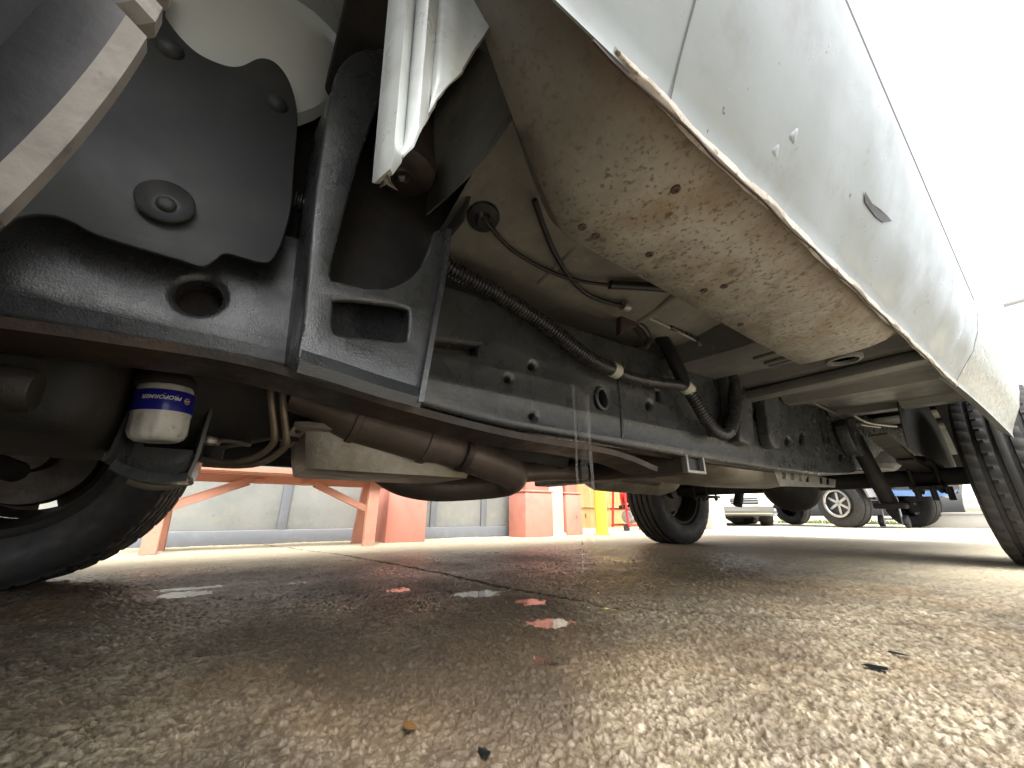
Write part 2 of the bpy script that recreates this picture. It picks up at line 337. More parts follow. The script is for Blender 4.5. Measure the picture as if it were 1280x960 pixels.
def ground_h(x, y):
    big = (vnoise(x*1.3, y*1.3, 1)-.5)*.006+(vnoise(x*4, y*4, 2)-.5)*.004+(vnoise(x*15, y*15, 3)-.5)*.003
    wx, wy = x+(vnoise(x*70, y*70, 41)-.5)*.012, y+(vnoise(x*70, y*70, 43)-.5)*.012
    d1, a1 = worley(wx*185, wy*185, 5); d2, a2 = worley(wx*340, wy*340, 21); d3, a3 = worley(wx*75, wy*75, 77)
    st = np.clip(1-d1*1.35, 0, 1)**.6*(a1 > .45)*(.2+a1)*.0031 + np.clip(1-d2*1.3, 0, 1)**.7*(a2 > .35)*.0017 + np.clip(1-d3*1.9, 0, 1)**.6*(a3 > .75)*.0028
    z = big+st+(vnoise(x*60, y*60, 4)-.5)*.002
    for (px, py, rx, ry, dp) in PUDDLES:
        q = np.sqrt(((x-px)/rx)**2+((y-py)/ry)**2)
        z = z*(1-.5*np.clip(1.3-q, 0, 1)) - dp*np.clip(1.25-q, 0, 1)**.8
    jt = np.zeros(x.shape)
    for (a, b), (c, d) in zip(JOINT, JOINT[1:]):
        dx, dy = c-a, d-b; t = np.clip(((x-a)*dx+(y-b)*dy)/(dx*dx+dy*dy), 0, 1)
        wob = (vnoise(x*9, y*9, 31)-.5)*.022
        q = np.hypot(x-a-t*dx+wob, y-b-t*dy+wob)
        z -= .006*np.exp(-(q/.008)**2); jt = np.maximum(jt, np.exp(-(q/.011)**2))
    far = np.clip((np.hypot(x, y)-7)/6, 0, 1)
    ground_h.joint = jt
    ground_h.grit = np.maximum(np.maximum(np.clip(1-d1*1.35, 0, 1)**.5*(a1 > .45)*(a1-.3)*1.4, np.clip(1-d2*1.3, 0, 1)**.5*(a2 > .55)*(a2-.3)), np.clip(1-d3*1.9, 0, 1)**.5*(a3 > .72)*(a3*3-2.1))
    return z*(1-far)
def build_ground():
    az = np.concatenate([np.arange(-58, 100, .16), np.arange(100, 300, 4.)]); az = np.radians(az); nA = len(az)
    r = [.02, .1, .2, .26, .3]
    while r[-1] < 5: r.append(r[-1]*1.0042)
    while r[-1] < 1500: r.append(r[-1]*1.08)
    r = np.array(r); nR = len(r)
    A, B = np.meshgrid(az, r); x, y = B*np.cos(A), B*np.sin(A); z = ground_h(x, y); G = ground_h.grit.astype(np.float32).ravel(); J = ground_h.joint.astype(np.float32).ravel()
    V = np.stack([-x, y, z], -1).reshape(-1, 3)
    i, k = np.meshgrid(np.arange(nR-1), np.arange(nA), indexing='ij'); k2 = (k+1) % nA
    Q = np.stack([i*nA+k, (i+1)*nA+k, (i+1)*nA+k2, i*nA+k2], -1).reshape(-1, 4)[:, ::-1]
    me = bpy.data.meshes.new('ground'); me.vertices.add(len(V)); me.vertices.foreach_set('co', V.astype(np.float32).ravel())
    me.loops.add(Q.size); me.loops.foreach_set('vertex_index', Q.astype(np.int32).ravel())
    me.polygons.add(len(Q)); me.polygons.foreach_set('loop_start', np.arange(0, Q.size, 4, dtype=np.int32))
    me.update(calc_edges=True); me.validate()
    for p in (me,): p.polygons.foreach_set('use_smooth', np.ones(len(me.polygons), dtype=bool))
    at_ = me.attributes.new('grit', 'FLOAT', 'POINT'); at_.data.foreach_set('value', G)
    aj = me.attributes.new('joint', 'FLOAT', 'POINT'); aj.data.foreach_set('value', J)
    o = put(bpy.data.objects.new('ground', me)); tag(o, kind='structure')
    m = bpy.data.materials.new('wet_aggregate_concrete'); m.use_nodes = True; n = m.node_tree.nodes; L = m.node_tree.links
    b = n['Principled BSDF']; tc = n.new('ShaderNodeTexCoord')
    def noi(sc, det=6, ro=.6):
        t = n.new('ShaderNodeTexNoise'); t.inputs['Scale'].default_value = sc; t.inputs['Detail'].default_value = det; t.inputs['Roughness'].default_value = ro
        L.new(tc.outputs['Object'], t.inputs['Vector']); return t.outputs['Fac']
    def mr(v, a, bb, c=0., d=1.):
        q = n.new('ShaderNodeMapRange'); q.inputs[1].default_value = a; q.inputs[2].default_value = bb; q.inputs[3].default_value = c; q.inputs[4].default_value = d
        L.new(v, q.inputs[0]); return q.outputs[0]
    def mix(f, c1, c2):
        q = n.new('ShaderNodeMix'); q.data_type = 'RGBA'; L.new(f, q.inputs[0])
        for s_, c_ in ((6, c1), (7, c2)):
            if isinstance(c_, tuple): q.inputs[s_].default_value = c_+(1,)
            else: L.new(c_, q.inputs[s_])
        return q.outputs[2]
    v = n.new('ShaderNodeTexVoronoi'); v.inputs['Scale'].default_value = 130; L.new(tc.outputs['Object'], v.inputs['Vector'])
    cell = n.new('ShaderNodeSeparateColor'); L.new(v.outputs['Color'], cell.inputs[0])
    ga = n.new('ShaderNodeAttribute'); ga.attribute_name = 'grit'
    fine = mix(mr(cell.outputs[0], .2, .95), (.088, .070, .045), (.225, .186, .124))
    grit = mix(mr(ga.outputs['Fac'], .15, .75), fine, (.36, .315, .23))
    grit = mix(mr(noi(260, 3), .5, .75), grit, (.10, .082, .06))
    big = mix(mr(noi(1.7, 8), .44, .62, 0, .75), grit, (.165, .112, .062))
    big = mix(mr(noi(5, 8), .5, .68, 0, .8), big, (.075, .06, .045))
    big = mix(mr(noi(1.4, 9), .47, .58, 0, .75), big, (.058, .045, .031))
    # distance from the truck's shelter: the open slab beyond is dry and pale
    sx = n.new('ShaderNodeSeparateXYZ'); L.new(tc.outputs['Object'], sx.inputs[0])
    ad = n.new('ShaderNodeMath'); ad.operation = 'MULTIPLY_ADD'; ad.inputs[1].default_value = .5; L.new(noi(3, 6), ad.inputs[0])
    ng = n.new('ShaderNodeMath'); ng.operation = 'MULTIPLY'; ng.inputs[1].default_value = -1; L.new(sx.outputs[0], ng.inputs[0]); L.new(ng.outputs[0], ad.inputs[2])
    dryx = mr(ad.outputs[0], 2.1, 2.75)
    dm = n.new('ShaderNodeMath'); dm.operation = 'MAXIMUM'; L.new(dryx, dm.inputs[0]); L.new(mr(sx.outputs[1], 1.5, 2.6), dm.inputs[1]); dry = dm.outputs[0]
    col = mix(dry, big, (.44, .39, .28))
    ja = n.new('ShaderNodeAttribute'); ja.attribute_name = 'joint'; col = mix(ja.outputs['Fac'], col, (.05, .04, .03))
    L.new(col, b.inputs['Base Color'])
    wet = mr(noi(2.6, 7), .35, .65, .22, .55)
    rg = n.new('ShaderNodeMath'); rg.operation = 'MAXIMUM'; L.new(wet, rg.inputs[0]); L.new(mr(dry, 0, 1, 0, .75), rg.inputs[1]); rj = n.new('ShaderNodeMath'); rj.operation = 'MAXIMUM'; L.new(rg.outputs[0], rj.inputs[0]); L.new(mr(ja.outputs['Fac'], 0, .5), rj.inputs[1]); L.new(rj.outputs[0], b.inputs['Roughness'])
    L.new(mr(ja.outputs['Fac'], 0, .5, .5, .05), b.inputs['Specular IOR Level'])
    bp = n.new('ShaderNodeBump'); bp.inputs['Strength'].default_value = .5; bp.inputs['Distance'].default_value = .003; L.new(noi(300, 4), bp.inputs['Height'])
    L.new(bp.outputs[0], b.inputs['Normal'])
    me.materials.append(m)
    return o
ground = build_ground()
for (px, py, rx, ry, dp) in PUDDLES:
    k = 40; V = [(px, py, 0)]+[(px+rx*1.2*math.cos(2*math.pi*q/k), py+ry*1.2*math.sin(2*math.pi*q/k), 0) for q in range(k)]
    hz = float(ground_h(np.array([px]), np.array([py]))[0]); V = [(a, b, hz*.55-.0005) for a, b, c in V]
    o = mesh('puddle', V, [(0, 1+q, 1+(q+1) % k) for q in range(k)], 'water'); tag(o, kind='structure')

# ------------------------------------------------------------------ the pickup truck
truck = empty('pickup_truck', (1.02, 1.2, 0), 'white pickup truck seen from below, with black frame and dirty rocker panel', 'truck')
T = truck

# ---- wheels
def tyre_mesh(name, Rr, w, nth=264, ribs=((-.90, -.60), (-.50, -.20), (-.12, .12), (.20, .50), (.60, .90)), deep=.965, sip=6, tread='tread', sdep=.966):
    hw = w/2; prof = []   # (axial, radius, tread?)
    prof += [(-hw*.72, Rr*.60, 0), (-hw*.9, Rr*.645, 0), (-hw*1.02, Rr*.74, 0), (-hw*1.03, Rr*.83, 0), (-hw*.985, Rr*.91, 0), (-hw*.93, Rr*.955, 0)]
    for a, b in ribs:
        prof += [(a*hw, Rr*deep, 1), (a*hw+.003, Rr*.992, 2), ((a+b)/2*hw, Rr*1.0, 2), (b*hw-.003, Rr*.992, 2), (b*hw, Rr*deep, 1)]
    prof += [(-a, b, c) for a, b, c in prof[5::-1]]
    n = len(prof); V, Fc, mi = [], [], []
    for k in range(nth):
        g = 2*math.pi*k/nth
        for j, (a, r, t) in enumerate(prof):
            sh = (j*2) % 3 if sip < 7 else 0
            if t == 2 and ((k+sh) % sip == 0 or False) and abs(a) > hw*.15: r = r*sdep
            if t == 0 and r > Rr*.9 and sip < 10 and k % sip < 2: r *= .992
            V.append((a, r*math.cos(g), r*math.sin(g)))
    for k in range(nth):
        k2 = (k+1) % nth
        for j in range(n-1):
            Fc.append((k*n+j, k*n+j+1, k2*n+j+1, k2*n+j)); mi.append(1 if prof[j][2] == 2 and prof[j+1][2] == 2 and (tread == 'tread' or abs(prof[j][0]) > hw*.7) else 0)
    me = bpy.data.meshes.new(name); me.from_pydata(V, [], Fc); me.materials.append(M['rubber']); me.materials.append(M[tread])
    me.polygons.foreach_set('material_index', mi); me.polygons.foreach_set('use_smooth', [True]*len(mi)); me.update(); me.set_sharp_from_angle(angle=R(30))
    return me
TYRE = tyre_mesh('tyre', .385, .25, sdep=.984)
TYRE_LUG = tyre_mesh('tyre', .385, .25, 576, ((-.98, -.84), (-.60, -.10), (.10, .60), (.84, .98)), .945, 22, 'tread_dusty', .988)
def rim_mesh():
    bm = bmesh.new(); n = 48; Rr = .385
    prof = [(-.088, .232), (-.098, .238), (-.1, .222), (-.07, .205), (-.02, .19), (.05, .195), (.085, .21), (.1, .222), (.098, .238), (.088, .232)]
    rings = [[bm.verts.new((a, r*math.cos(2*math.pi*k/n), r*math.sin(2*math.pi*k/n))) for k in range(n)] for a, r in prof]
    for p, q in zip(rings, rings[1:]):
        for k in range(n): bm.faces.new((p[k], p[(k+1) % n], q[(k+1) % n], q[k]))
    # disc with eight slots between hub and barrel
    d = [(-.035, .19), (-.06, .165), (-.062, .12), (-.05, .09), (-.07, .06), (-.07, .03)]
    dr = [[bm.verts.new((a, r*math.cos(2*math.pi*k/n), r*math.sin(2*math.pi*k/n))) for k in range(n)] for a, r in d]
    for i, (p, q) in enumerate(zip(dr, dr[1:])):
        for k in range(n):
            if i == 1 and (k % 12) in (1, 2): continue
            bm.faces.new((p[k], p[(k+1) % n], q[(k+1) % n], q[k]))
    bmesh.ops.solidify(bm, geom=list(bm.faces), thickness=.004)
    me = bpy.data.meshes.new('rim'); bm.to_mesh(me); bm.free(); me.materials.append(M['rim'])
    for p in me.polygons: p.use_smooth = True
    me.set_sharp_from_angle(angle=R(40)); return me
RIM = rim_mesh()
def hub_mesh():
    o = lathe('hub', [(0, -.05), (.05, -.05), (.055, -.02), (.15, -.015), (.155, .01), (.15, .035), (.085, .04), (.08, .09), (0, .09)], (0, 0, 0), (1, 0, 0), 'rust_black', None, 32)
    me = o.data; bpy.data.objects.remove(o); return me
HUB = hub_mesh()
def wheel(x, y, steer, side, tyre=TYRE):
    """side +1: outer face towards +x (far side); steer in degrees, positive swings the rear of the wheel inboard of the near side"""
    w = bpy.data.objects.new('wheel', None); w.empty_display_size = .1
    # local +x of the rim's inner side -> plan
    w.matrix_world = Matrix.Translation((-x, y, .383)) @ Matrix.Rotation(R(steer), 4, 'Z') @ Matrix.Scale(1, 4)
    put(w, T); bpy.context.view_layer.update()
    for nm, me in (('tyre', tyre), ('rim', RIM), ('hub', HUB)):
        o = bpy.data.objects.new(nm, me); COL.objects.link(o); o.parent = w
        if side < 0 and nm != 'tyre': o.rotation_euler = (0, 0, math.pi)
    return w
wheel(.18, -.455, -21, -1, TYRE_LUG)
wheel(1.88, -.53, -8, 1)
wheel(.135, 2.88, 0, -1)
wheel(1.89, 2.85, 0, 1)

# ---- frame rails
def rail_outline():
    bot = [(-1.1, .43), (-.6, .415), (-.25, .41), (.045, .413), (.25, .392), (.45, .376), (.8, .372), (1.3, .368), (1.9, .37), (2.25, .38), (2.5, .40), (2.7, .425), (2.9, .46), (3.15, .54), (3.5, .61), (4.6, .63)]
    top = [(4.6, .80), (3.4, .80), (2.9, .79), (2.5, .765), (2.2, .735), (1.6, .70), (1.1, .69), (.6, .67), (.2, .66), (-.2, .65), (-1.1, .64)]
    return [(v.x, v.y) for v in crom([(a, b, 0) for a, b in bot], 6)] + [(v.x, v.y) for v in crom([(a, b, 0) for a, b in top], 6)]
OUT = rail_outline()
XF = .65
holes = [[(p[0], p[1]) for p in yz(ell(248, 370, 29, 21, 24, .05), XF)],
         yz([(540, 424), (600, 431), (598, 443), (540, 437)], XF),
         yz(ell(752, 498, 7, 12, 14, .15), XF), yz([(821, 488), (826, 489), (827, 501), (822, 500)], XF), yz(ell(812, 507, 3, 5, 10, .2), XF),
         yz(ell(636, 474, 3.5, 3.5, 10), XF), yz(ell(666, 458, 4, 4, 10), XF), yz(ell(667, 520, 3.5, 3.5, 10), XF), yz(ell(946, 519, 3, 6, 10, .2), XF),
         yz(ell(985, 552, 3, 6, 10, .2), XF), yz(ell(1003, 548, 3, 8, 10, .2), XF), yz(ell(1052, 571, 2.5, 6, 10, .2), XF), yz(ell(1070, 550, 2, 5, 10, .2), XF)]
for q in range(4): holes.append(yz([(1026+q*7, 529+q), (1029+q*7, 529+q), (1034+q*7, 553+q), (1030+q*7, 553+q)], XF))
rail = xplate('frame_rail', [OUT]+holes, XF, .045, 'undercoat', T, .012)
inner = [(a, b+(.012 if i < len(OUT)*.6 else -.012)) for i, (a, b) in enumerate(OUT)]
xplate('frame_rail_inner_plate', [OUT], XF+.05, .02, 'rust_black', T, .006)
xplate('frame_rail', [OUT], 1.38, .07, 'rust_black', T, .012)
# raised lip round the oval hole, seam weld and lower doubler
p = at(752, 498, X=XF); tube('hole_lip', [(XF-.002, p.y+.021*math.cos(t), p.z+.028*math.sin(t)) for t in np.linspace(0, 6.283, 17)], .005, 'undercoat', rail, 8, 2)
p0, p1 = at(772, 470, X=XF-.001), at(778, 548, X=XF-.001)
tube('weld_seam', [p0, (p0+p1)/2+Vector((0, .004, 0)), p1], .004, 'undercoat', rail, 8, 6)
pts = [at(a, b, X=XF) for a, b in ((-40, 393), (120, 416), (300, 446), (420, 480), (520, 510), (640, 540), (760, 562), (815, 583))]
loft('lower_flange', [[(.635, q.y, q.z-.002), (.638, q.y, q.z-.012), (.70, q.y, q.z-.016), (.725, q.y, q.z-.014)] for q in crom(pts, 6)], 'rust_black', rail, thick=.004)
# wheel-house end of the frame: spring hanger
hp = [(2.50, .66), (2.72, .70), (2.74, .60), (2.70, .52), (2.58, .49), (2.50, .55)]
xplate('spring_hanger', [sm2(hp, 4)], .59, .058, 'undercoat', T, .008)

# ---- splash flap, its fasteners, and the painted inner fender behind it
XFL = .6
flap = xplate('splash_flap', [[(v.x, v.y) for v in crom([(a, b, 0) for a, b in yz(
    [(196, -30), (206, 18), (240, 60), (275, 79), (300, 82), (325, 72), (346, 79), (363, 104), (372, 145), (368, 205), (364, 258), (354, 298), (341, 324), (327, 328), (300, 321), (281, 317), (268, 326), (252, 333), (225, 325), (170, 309), (118, 292), (85, 275), (55, 268), (20, 272), (-60, 300), (-70, -30)], XFL)], 5, True)]], XFL, .006, 'black_plastic', T, .002)
p = at(208, 257, X=XFL)
w = lathe('dished_washer', [(.030, 0), (.031, .010), (.029, .012), (.016, .002), (.011, .002), (.010, .006), (.006, .008), (0, .008)], (XFL, p.y, p.z), (-1, 0, 0), 'black_plastic', flap, 36, True, None, 50)
bolt('bolt_head', (XFL-.012, p.y, p.z), (-1, 0, 0), .008, .008, 'black_plastic', w) if False else None
for a, b in ((213, 62), (346, 130)):
    p = at(a, b, X=XFL); lathe('push_pin', [(.017, 0), (.016, .004), (.012, .009), (.006, .012), (0, .013)], (XFL+.001, p.y, p.z), (-1, 0, 0), 'black_plastic', flap, 20)
cols = []
for k, (a, b0, b1, X) in enumerate([(150, -70, 50, .66), (210, -70, 110, .65), (280, -70, 130, .645), (340, -70, 150, .645), (372, -70, 157, .65), (390, -70, 150, .655), (408, -70, 138, .665), (425, -70, 120, .68), (446, -70, 90, .70), (480, -70, 75, .73), (540, -70, 70, .75), (620, -70, 90, .76)]):
    cols.append([tuple(at(a-(1-t)*0, b0+(b1-b0)*t, X=X-.02*math.sin(t*3.1)+(.012 if t > .97 else 0))) for t in (0, .2, .4, .6, .8, .93, 1)])
loft('inner_fender', cols, 'inner_white', T, thick=.003)

# ---- cab body-mount bracket
XB = .5
fr = [(372, 462), (377, 410), (384, 340), (391, 265), (401, 190), (411, 125), (424, 85), (446, 66), (474, 62), (492, 70), (486, 92), (476, 122), (465, 152), (450, 195), (438, 236), (424, 290), (412, 345), (428, 354), (458, 361), (488, 360), (512, 348), (528, 328), (537, 303), (542, 291), (551, 288), (559, 292), (553, 340), (543, 395), (533, 450), (523, 505), (480, 497), (430, 482)]
slot = [(421, 376), (470, 380), (504, 386), (510, 394), (508, 420), (502, 428), (462, 424), (424, 420), (415, 410), (416, 384)]
bk = xplate('body_mount_bracket', [sm2(yz(fr, XB), 3), sm2(yz(slot, XB), 3)], XB-.004, .012, 'undercoat', T, .005)
def wall(name, pix, x0, x1, mat, par, dyz=(0, 0)):
    P = [at(a, b, X=XB) for a, b in pix]; P = crom(P, 4)
    return loft(name, [[(x0+(x1-x0)*t, q.y+dyz[0]*t, q.z+dyz[1]*t) for t in (0, .33, .66, 1)] for q in P], mat, par, thick=.005)
wall('side_wall', [(373, 462), (378, 410), (385, 340), (392, 265), (402, 190), (412, 125), (425, 86), (447, 67), (474, 63)], XB+.004, XF+.02, 'undercoat', bk, (-.01, .06))
wall('side_wall', [(558, 293), (553, 340), (543, 395), (533, 450), (523, 503)], XB+.004, XF+.01, 'undercoat', bk, (0, .055))
P = crom([at(a, b, X=XB) for a, b in ((559, 292), (554, 340), (544, 395), (534, 450), (524, 505))], 4)
loft('rolled_edge', [[(XB+.004, q.y-.008, q.z), (XB-.012, q.y-.006, q.z), (XB-.014, q.y+.001, q.z), (XB+.004, q.y+.004, q.z)] for q in P], 'undercoat', bk, thick=.002)
P = crom([at(a, b, X=XB) for a, b in ((372, 460), (420, 474), (470, 490), (524, 505))], 4)
PF = crom([at(a, b-2, X=XF+.004) for a, b in ((372, 460), (420, 474), (470, 490), (524, 505))], 4)
loft('foot_flange', [[(XB+.006, q.y, q.z+.034), (XB-.002, q.y, q.z+.018), (XB-.007, q.y, q.z+.006), (XB-.003, q.y, q.z-.002), tuple(q.lerp(f_, .3)), tuple(q.lerp(f_, .7)), tuple(f_)] for q, f_ in zip(P, PF)], 'undercoat', bk, thick=.004)
xplate('back_wall', [sm2(yz([(425, 120), (470, 60), (530, 72), (572, 118), (584, 180), (574, 250), (560, 320), (545, 360), (420, 365), (405, 250)], .60), 5)], .6, .006, 'dark', bk, .002)
P = crom([at(a, b, X=.56) for a, b in ((470, 52), (525, 62), (572, 110), (588, 180), (575, 250), (561, 300))], 5)
loft('arch_wall', [[(.50+.03*t, q.y, q.z) if t < 1 else (.62, q.y, q.z) for t in (0, .5, 1)] for q in P], 'dark', bk, thick=.005)
p = at(506, 205, X=.53)
lathe('mount_bushing', [(0, -.035), (.018, -.035), (.02, -.03), (.04, -.028), (.052, -.02), (.055, 0), (.05, .03), (.045, .08), (0, .08)], p, (0.0, 0, 1), 'rust_black', bk, 32)
bolt('mount_bolt', (p.x, p.y, p.z-.035), (0, 0, -1), .011, .012, 'rust_black', bk)

# ---- torn lower end of the front fender
def fender():
    secs = []
    edge = [(474, 230), (478, 226), (486, 216), (497, 203), (513, 184), (521, 165), (533, 148), (545, 125), (560, 106), (575, 92), (590, 66), (603, 48), (616, 26), (632, -2), (660, -50), (690, -100)]
    E = [at(a, b, X=.20) for a, b in edge]
    L0 = [at(a, b, X=.20) for a, b in [(476-(229-e[1])*-.012*0+ (490-470)*0, e[1]) for e in edge]]
    rows = []
    for (a, b), e in zip(edge, E):
        xl = 470+(228-b)*.085          # left border leans right going up
        w = max(a-xl, 2); row = []
        for k in range(44):
            d = min(w, k*4.5); px = xl+d; X = .20
            X += .016*math.exp(-(d/5)**2)
            X -= .009*math.exp(-((d-18)/6)**2) - .007*math.exp(-((d-30)/4)**2) + .008*math.exp(-((d-44)/7)**2) - .006*math.exp(-((d-58)/4)**2) + .003*math.exp(-((d-80)/12)**2)
            X += .0006*math.sin(b*.09+px*.05)
            row.append(tuple(at(px, b, X=X)))
        rows.append(row)
    o = loft('fender_end', rows, 'fender_paint', T, thick=.0025, sharp=60)
    ed = crom([Vector(r[-1]) for r in rows], 3)
    loft('torn_edge', [[(q.x-.002, q.y, q.z), (q.x-.0005, q.y+.0008+.001*random.random(), q.z-.0005), (q.x+.002, q.y+.0006, q.z)] for q in ed], 'dirty_pan', o, thick=.001)
fender()

# ---- rocker panel (outer), pinch weld, inner rocker
def xl(y): return .0+.0225*min(max(y-.2, 0), 1.8)
def rocker_sec(y):
    a = xl(y); w = .002*math.sin(y*13)+.0015*math.sin(y*31+1)
    return [(.122, y, .548), (.12, y, .556), (.110+w*.6, y, .569), (.096+w, y, .589), (.081+w, y, .610), (.066+w, y, .632), (.051+w+a*.2, y, .654), (.035+a*.45, y, .678), (.018+a*.75, y, .706), (.005+a*.92, y, .734), (.0+a, y, .752), (.004+a, y, .762)]
ys = list(np.arange(.02, 1.61, .02))
sec = [rocker_sec(y) for y in ys]
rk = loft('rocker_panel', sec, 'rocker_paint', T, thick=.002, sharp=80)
loft('door_bottom_seal', [[(.010+xl(y), y, .758), (.0005+xl(y), y, .762), (-.002+xl(y), y, .768), (.0005+xl(y), y, .775), (.02+xl(y), y, .777)] for y in ys[::2]], 'cable', T, thick=.001)
loft('door', [[(.006+xl(y), y, .779), (.010+xl(y), y, .80), (.022+xl(y), y, .90), (.03+xl(y), y, 1.0), (.04+xl(y), y, 1.1), (.06+xl(y), y, 1.16)] for y in np.arange(.1, 1.57, .07)], 'white_paint', T, thick=.003, sharp=60)
# panel joint across the rocker
pp = [rocker_sec(.315+.0*k)[k] for k in range(2, 9)]
def joint(name, y, skew, par, r=.0007):
    q = [Vector(rocker_sec(y+skew*k)[k])+Vector((-.0008, 0, -.0008)) for k in range(1, 11)]
    tube(name, q, r, 'car_grey', par, 6, 3)
joint('panel_joint', .262, -.004, rk)
def pinch():
    rows = []
    for y in np.arange(.185, 1.60, .008):
        e_ = max(0, (.26-y)/.075)*.010
        w = .0018*math.sin(y*23)+.0012*math.sin(y*61+2)+random.uniform(-.0007, .0007)
        rows.append([(.1195+w*.5, y, .556), (.1185+w*.5, y, .545+e_*.7), (.1195+w*.5, y, .5405+abs(w)+e_), (.1245+w*.5, y, .5405+e_), (.1265+w*.5, y, .545+e_*.7), (.1275+w*.5, y, .556)])
    return loft('pinch_weld', rows, 'dirty_seam', rk, closed=True, caps=True, sharp=50)
pw = pinch()
tube('sealant_bead', [(.1215+.0012*math.sin(y*40), y, .5405+.0006*math.sin(y*90)) for y in np.arange(.16, 1.6, .02)], .0013, 'brown_bracket', pw, 6, 1)
for a, b, r in ((995, 165, .009), (960, 200, .008), (905, 120, .005)):    # dings standing proud of the rocker skin
    best = min((rocker_sec(y)[k] for y in np.arange(.2, 1.2, .01) for k in range(2, 10)), key=lambda q: (Vector(q)-(lambda c: c)(at(a, b, Y=q[1]))).length)
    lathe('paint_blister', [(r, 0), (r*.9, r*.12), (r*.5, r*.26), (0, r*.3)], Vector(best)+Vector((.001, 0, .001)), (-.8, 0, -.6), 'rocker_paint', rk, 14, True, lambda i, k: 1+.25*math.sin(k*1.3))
def scuff(cx, cy, pts):
    """dark scrape: thin skin of bare primer following the panel"""
    V = []
    for a, b in pts:
        # intersect the view line with the rocker skin numerically
        bestq = None
        for y in np.arange(.15, 1.55, .004):
            s_ = rocker_sec(y); q = at(a, b, Y=y)
            for k in range(1, 10):
                z0, z1 = s_[k][2], s_[k+1][2]
                if z0 <= q.z <= z1:
                    xx = s_[k][0]+(s_[k+1][0]-s_[k][0])*(q.z-z0)/(z1-z0); d = abs(xx-q.x)
                    if bestq is None or d < bestq[0]: bestq = (d, Vector((xx-.0012, y, q.z-.0008)))
        V.append(bestq[1])
    mesh('bare_metal_scrape', [tuple(v) for v in V], [tuple(range(len(V)))], 'car_black', rk)
scuff(0, 0, [(1080, 239), (1084, 247), (1090, 254), (1098, 262), (1108, 270), (1113, 277), (1104, 278), (1094, 272), (1087, 263), (1081, 252)])

def inner_rocker():
    rows = []
    for y in np.concatenate([np.arange(.0, .30, .012), np.arange(.30, 1.00, .03), np.arange(1.0, 1.105, .012)]):
        f = max(0, (.30-y)/.36); g = max(0, (y-1.02)/.085)       # front sweeps up and outboard, rear end rounds off
        up = .30*f**2.0 + .02*g**2 + .10*g**6; xi = .332 - .24*f**1.1 - .03*g**2
        b = .552+.006*math.sin(y*5)+up
        if y < .16: x0 = .13-.05*f
        else: x0 = .128
        row = [(x0, y, .556+up*.95), (.15, y, b-.004), (.18, y, b-.010), (.215-.06*f, y, b-.012), (.25-.10*f, y, b-.012), (.302-.18*f, y, b-.009), (xi-.018, y, b+.014), (xi-.004, y, b+.034), (xi+.002, y, b+.06), (xi+.010, y, b+.12), (xi+.016, y, max(b+.16, .80))]
        rows.append(row)
    return loft('inner_rocker', rows, 'dirty_pan', T, thick=.002, sharp=70)
ir = inner_rocker()
def pan_z(x, y):
    return .552+.006*math.sin(y*5) + float(np.interp(x, (.13, .15, .18, .215, .25, .302), (.003, -.004, -.010, -.012, -.012, -.009)))
p = at(1052, 439, Z=.556)
lathe('drain_plug', [(.034, -.004), (.033, .003), (.026, .004), (.024, -.004), (0, -.004)], (p.x, p.y, pan_z(p.x, p.y)), (0, 0, -1), 'grey_floor', ir, 28)
for a, b in ((728, 285), (745, 296), (812, 318), (880, 361), (925, 402), (845, 240), (905, 355)):
    p = at(a, b, Z=.545); lathe('spot_weld', [(.006, -.004), (.0055, .002), (.003, .0025), (.002, .001), (0, .001)], (p.x, p.y, pan_z(p.x, p.y)), (0, 0, -1), 'brown_bracket', ir, 12)

# ---- cab floor
def floor_row(y):
    return [(.30, y, .80), (.36, y, .79), (.45, y, .765+.01*math.sin(y*9)), (.55, y, .745), (.62, y, .735), (.66, y, .74), (.72, y, .77), (.85, y, .80), (1.02, y, .86), (1.2, y, .80), (1.4, y, .77), (1.72, y, .78), (1.95, y, .78)]
loft('cab_floor', [floor_row(y) for y in np.arange(.24, 1.14, .04)], 'floor_pan', T, thick=.003, sharp=60)
# toe board rises ahead of the floor
loft('toe_board', [[(q[0], y, q[2]+up) for q in floor_row(.16)[5:]] for y, up in ((.24, 0), (.20, .015), (.15, .07), (.12, .16), (.10, .30), (.09, .5))], 'floor_pan', T, thick=.003, sharp=60)
loft('kick_panel', [[(x, .215+.03*math.sin((x-.15)*7), z) for z in (.765, .80, .9, 1.0, 1.15)] for x in np.linspace(.15, .68, 12)], 'floor_pan', T, thick=.003)
box('hinge_pillar', (.17, .06, .74), (.29, .24, 1.1), 'grey_floor', T, .03, 3)
p = at(604, 272, Z=.745)
g = lathe('rubber_grommet', [(.030, -.01), (.032, .004), (.030, .009), (.016, .011), (.012, .02), (0, .02)], (p.x, p.y, p.z+.004), (-.25, -.1, -1), 'cable', T, 28)
# stamped ribs and cross sills behind the seat
secs = []
for y, z in ((1.10, .80), (1.13, .66), (1.16, .645), (1.34, .65), (1.36, .665), (1.42, .67), (1.44, .64), (1.52, .63), (1.535, .655), (1.57, .66), (1.6, .69), (1.62, .82)):
    secs.append([(.13, y, z), (.3, y, z+.002), (.48, y, z+.004), (.62, y, z+.012), (1.0, y, z+.03), (1.9, y, z)])
loft('rear_cab_floor', secs, 'grey_floor', T, thick=.003, sharp=30)
for y in (1.20, 1.27, 1.30):
    box('floor_rib', (.20, y, .640), (.46, y+.016, .652), 'grey_floor', T, .005)
box('cross_sill', (.13, 1.47, .60), (.64, 1.535, .635), 'grey_floor', T, .01)

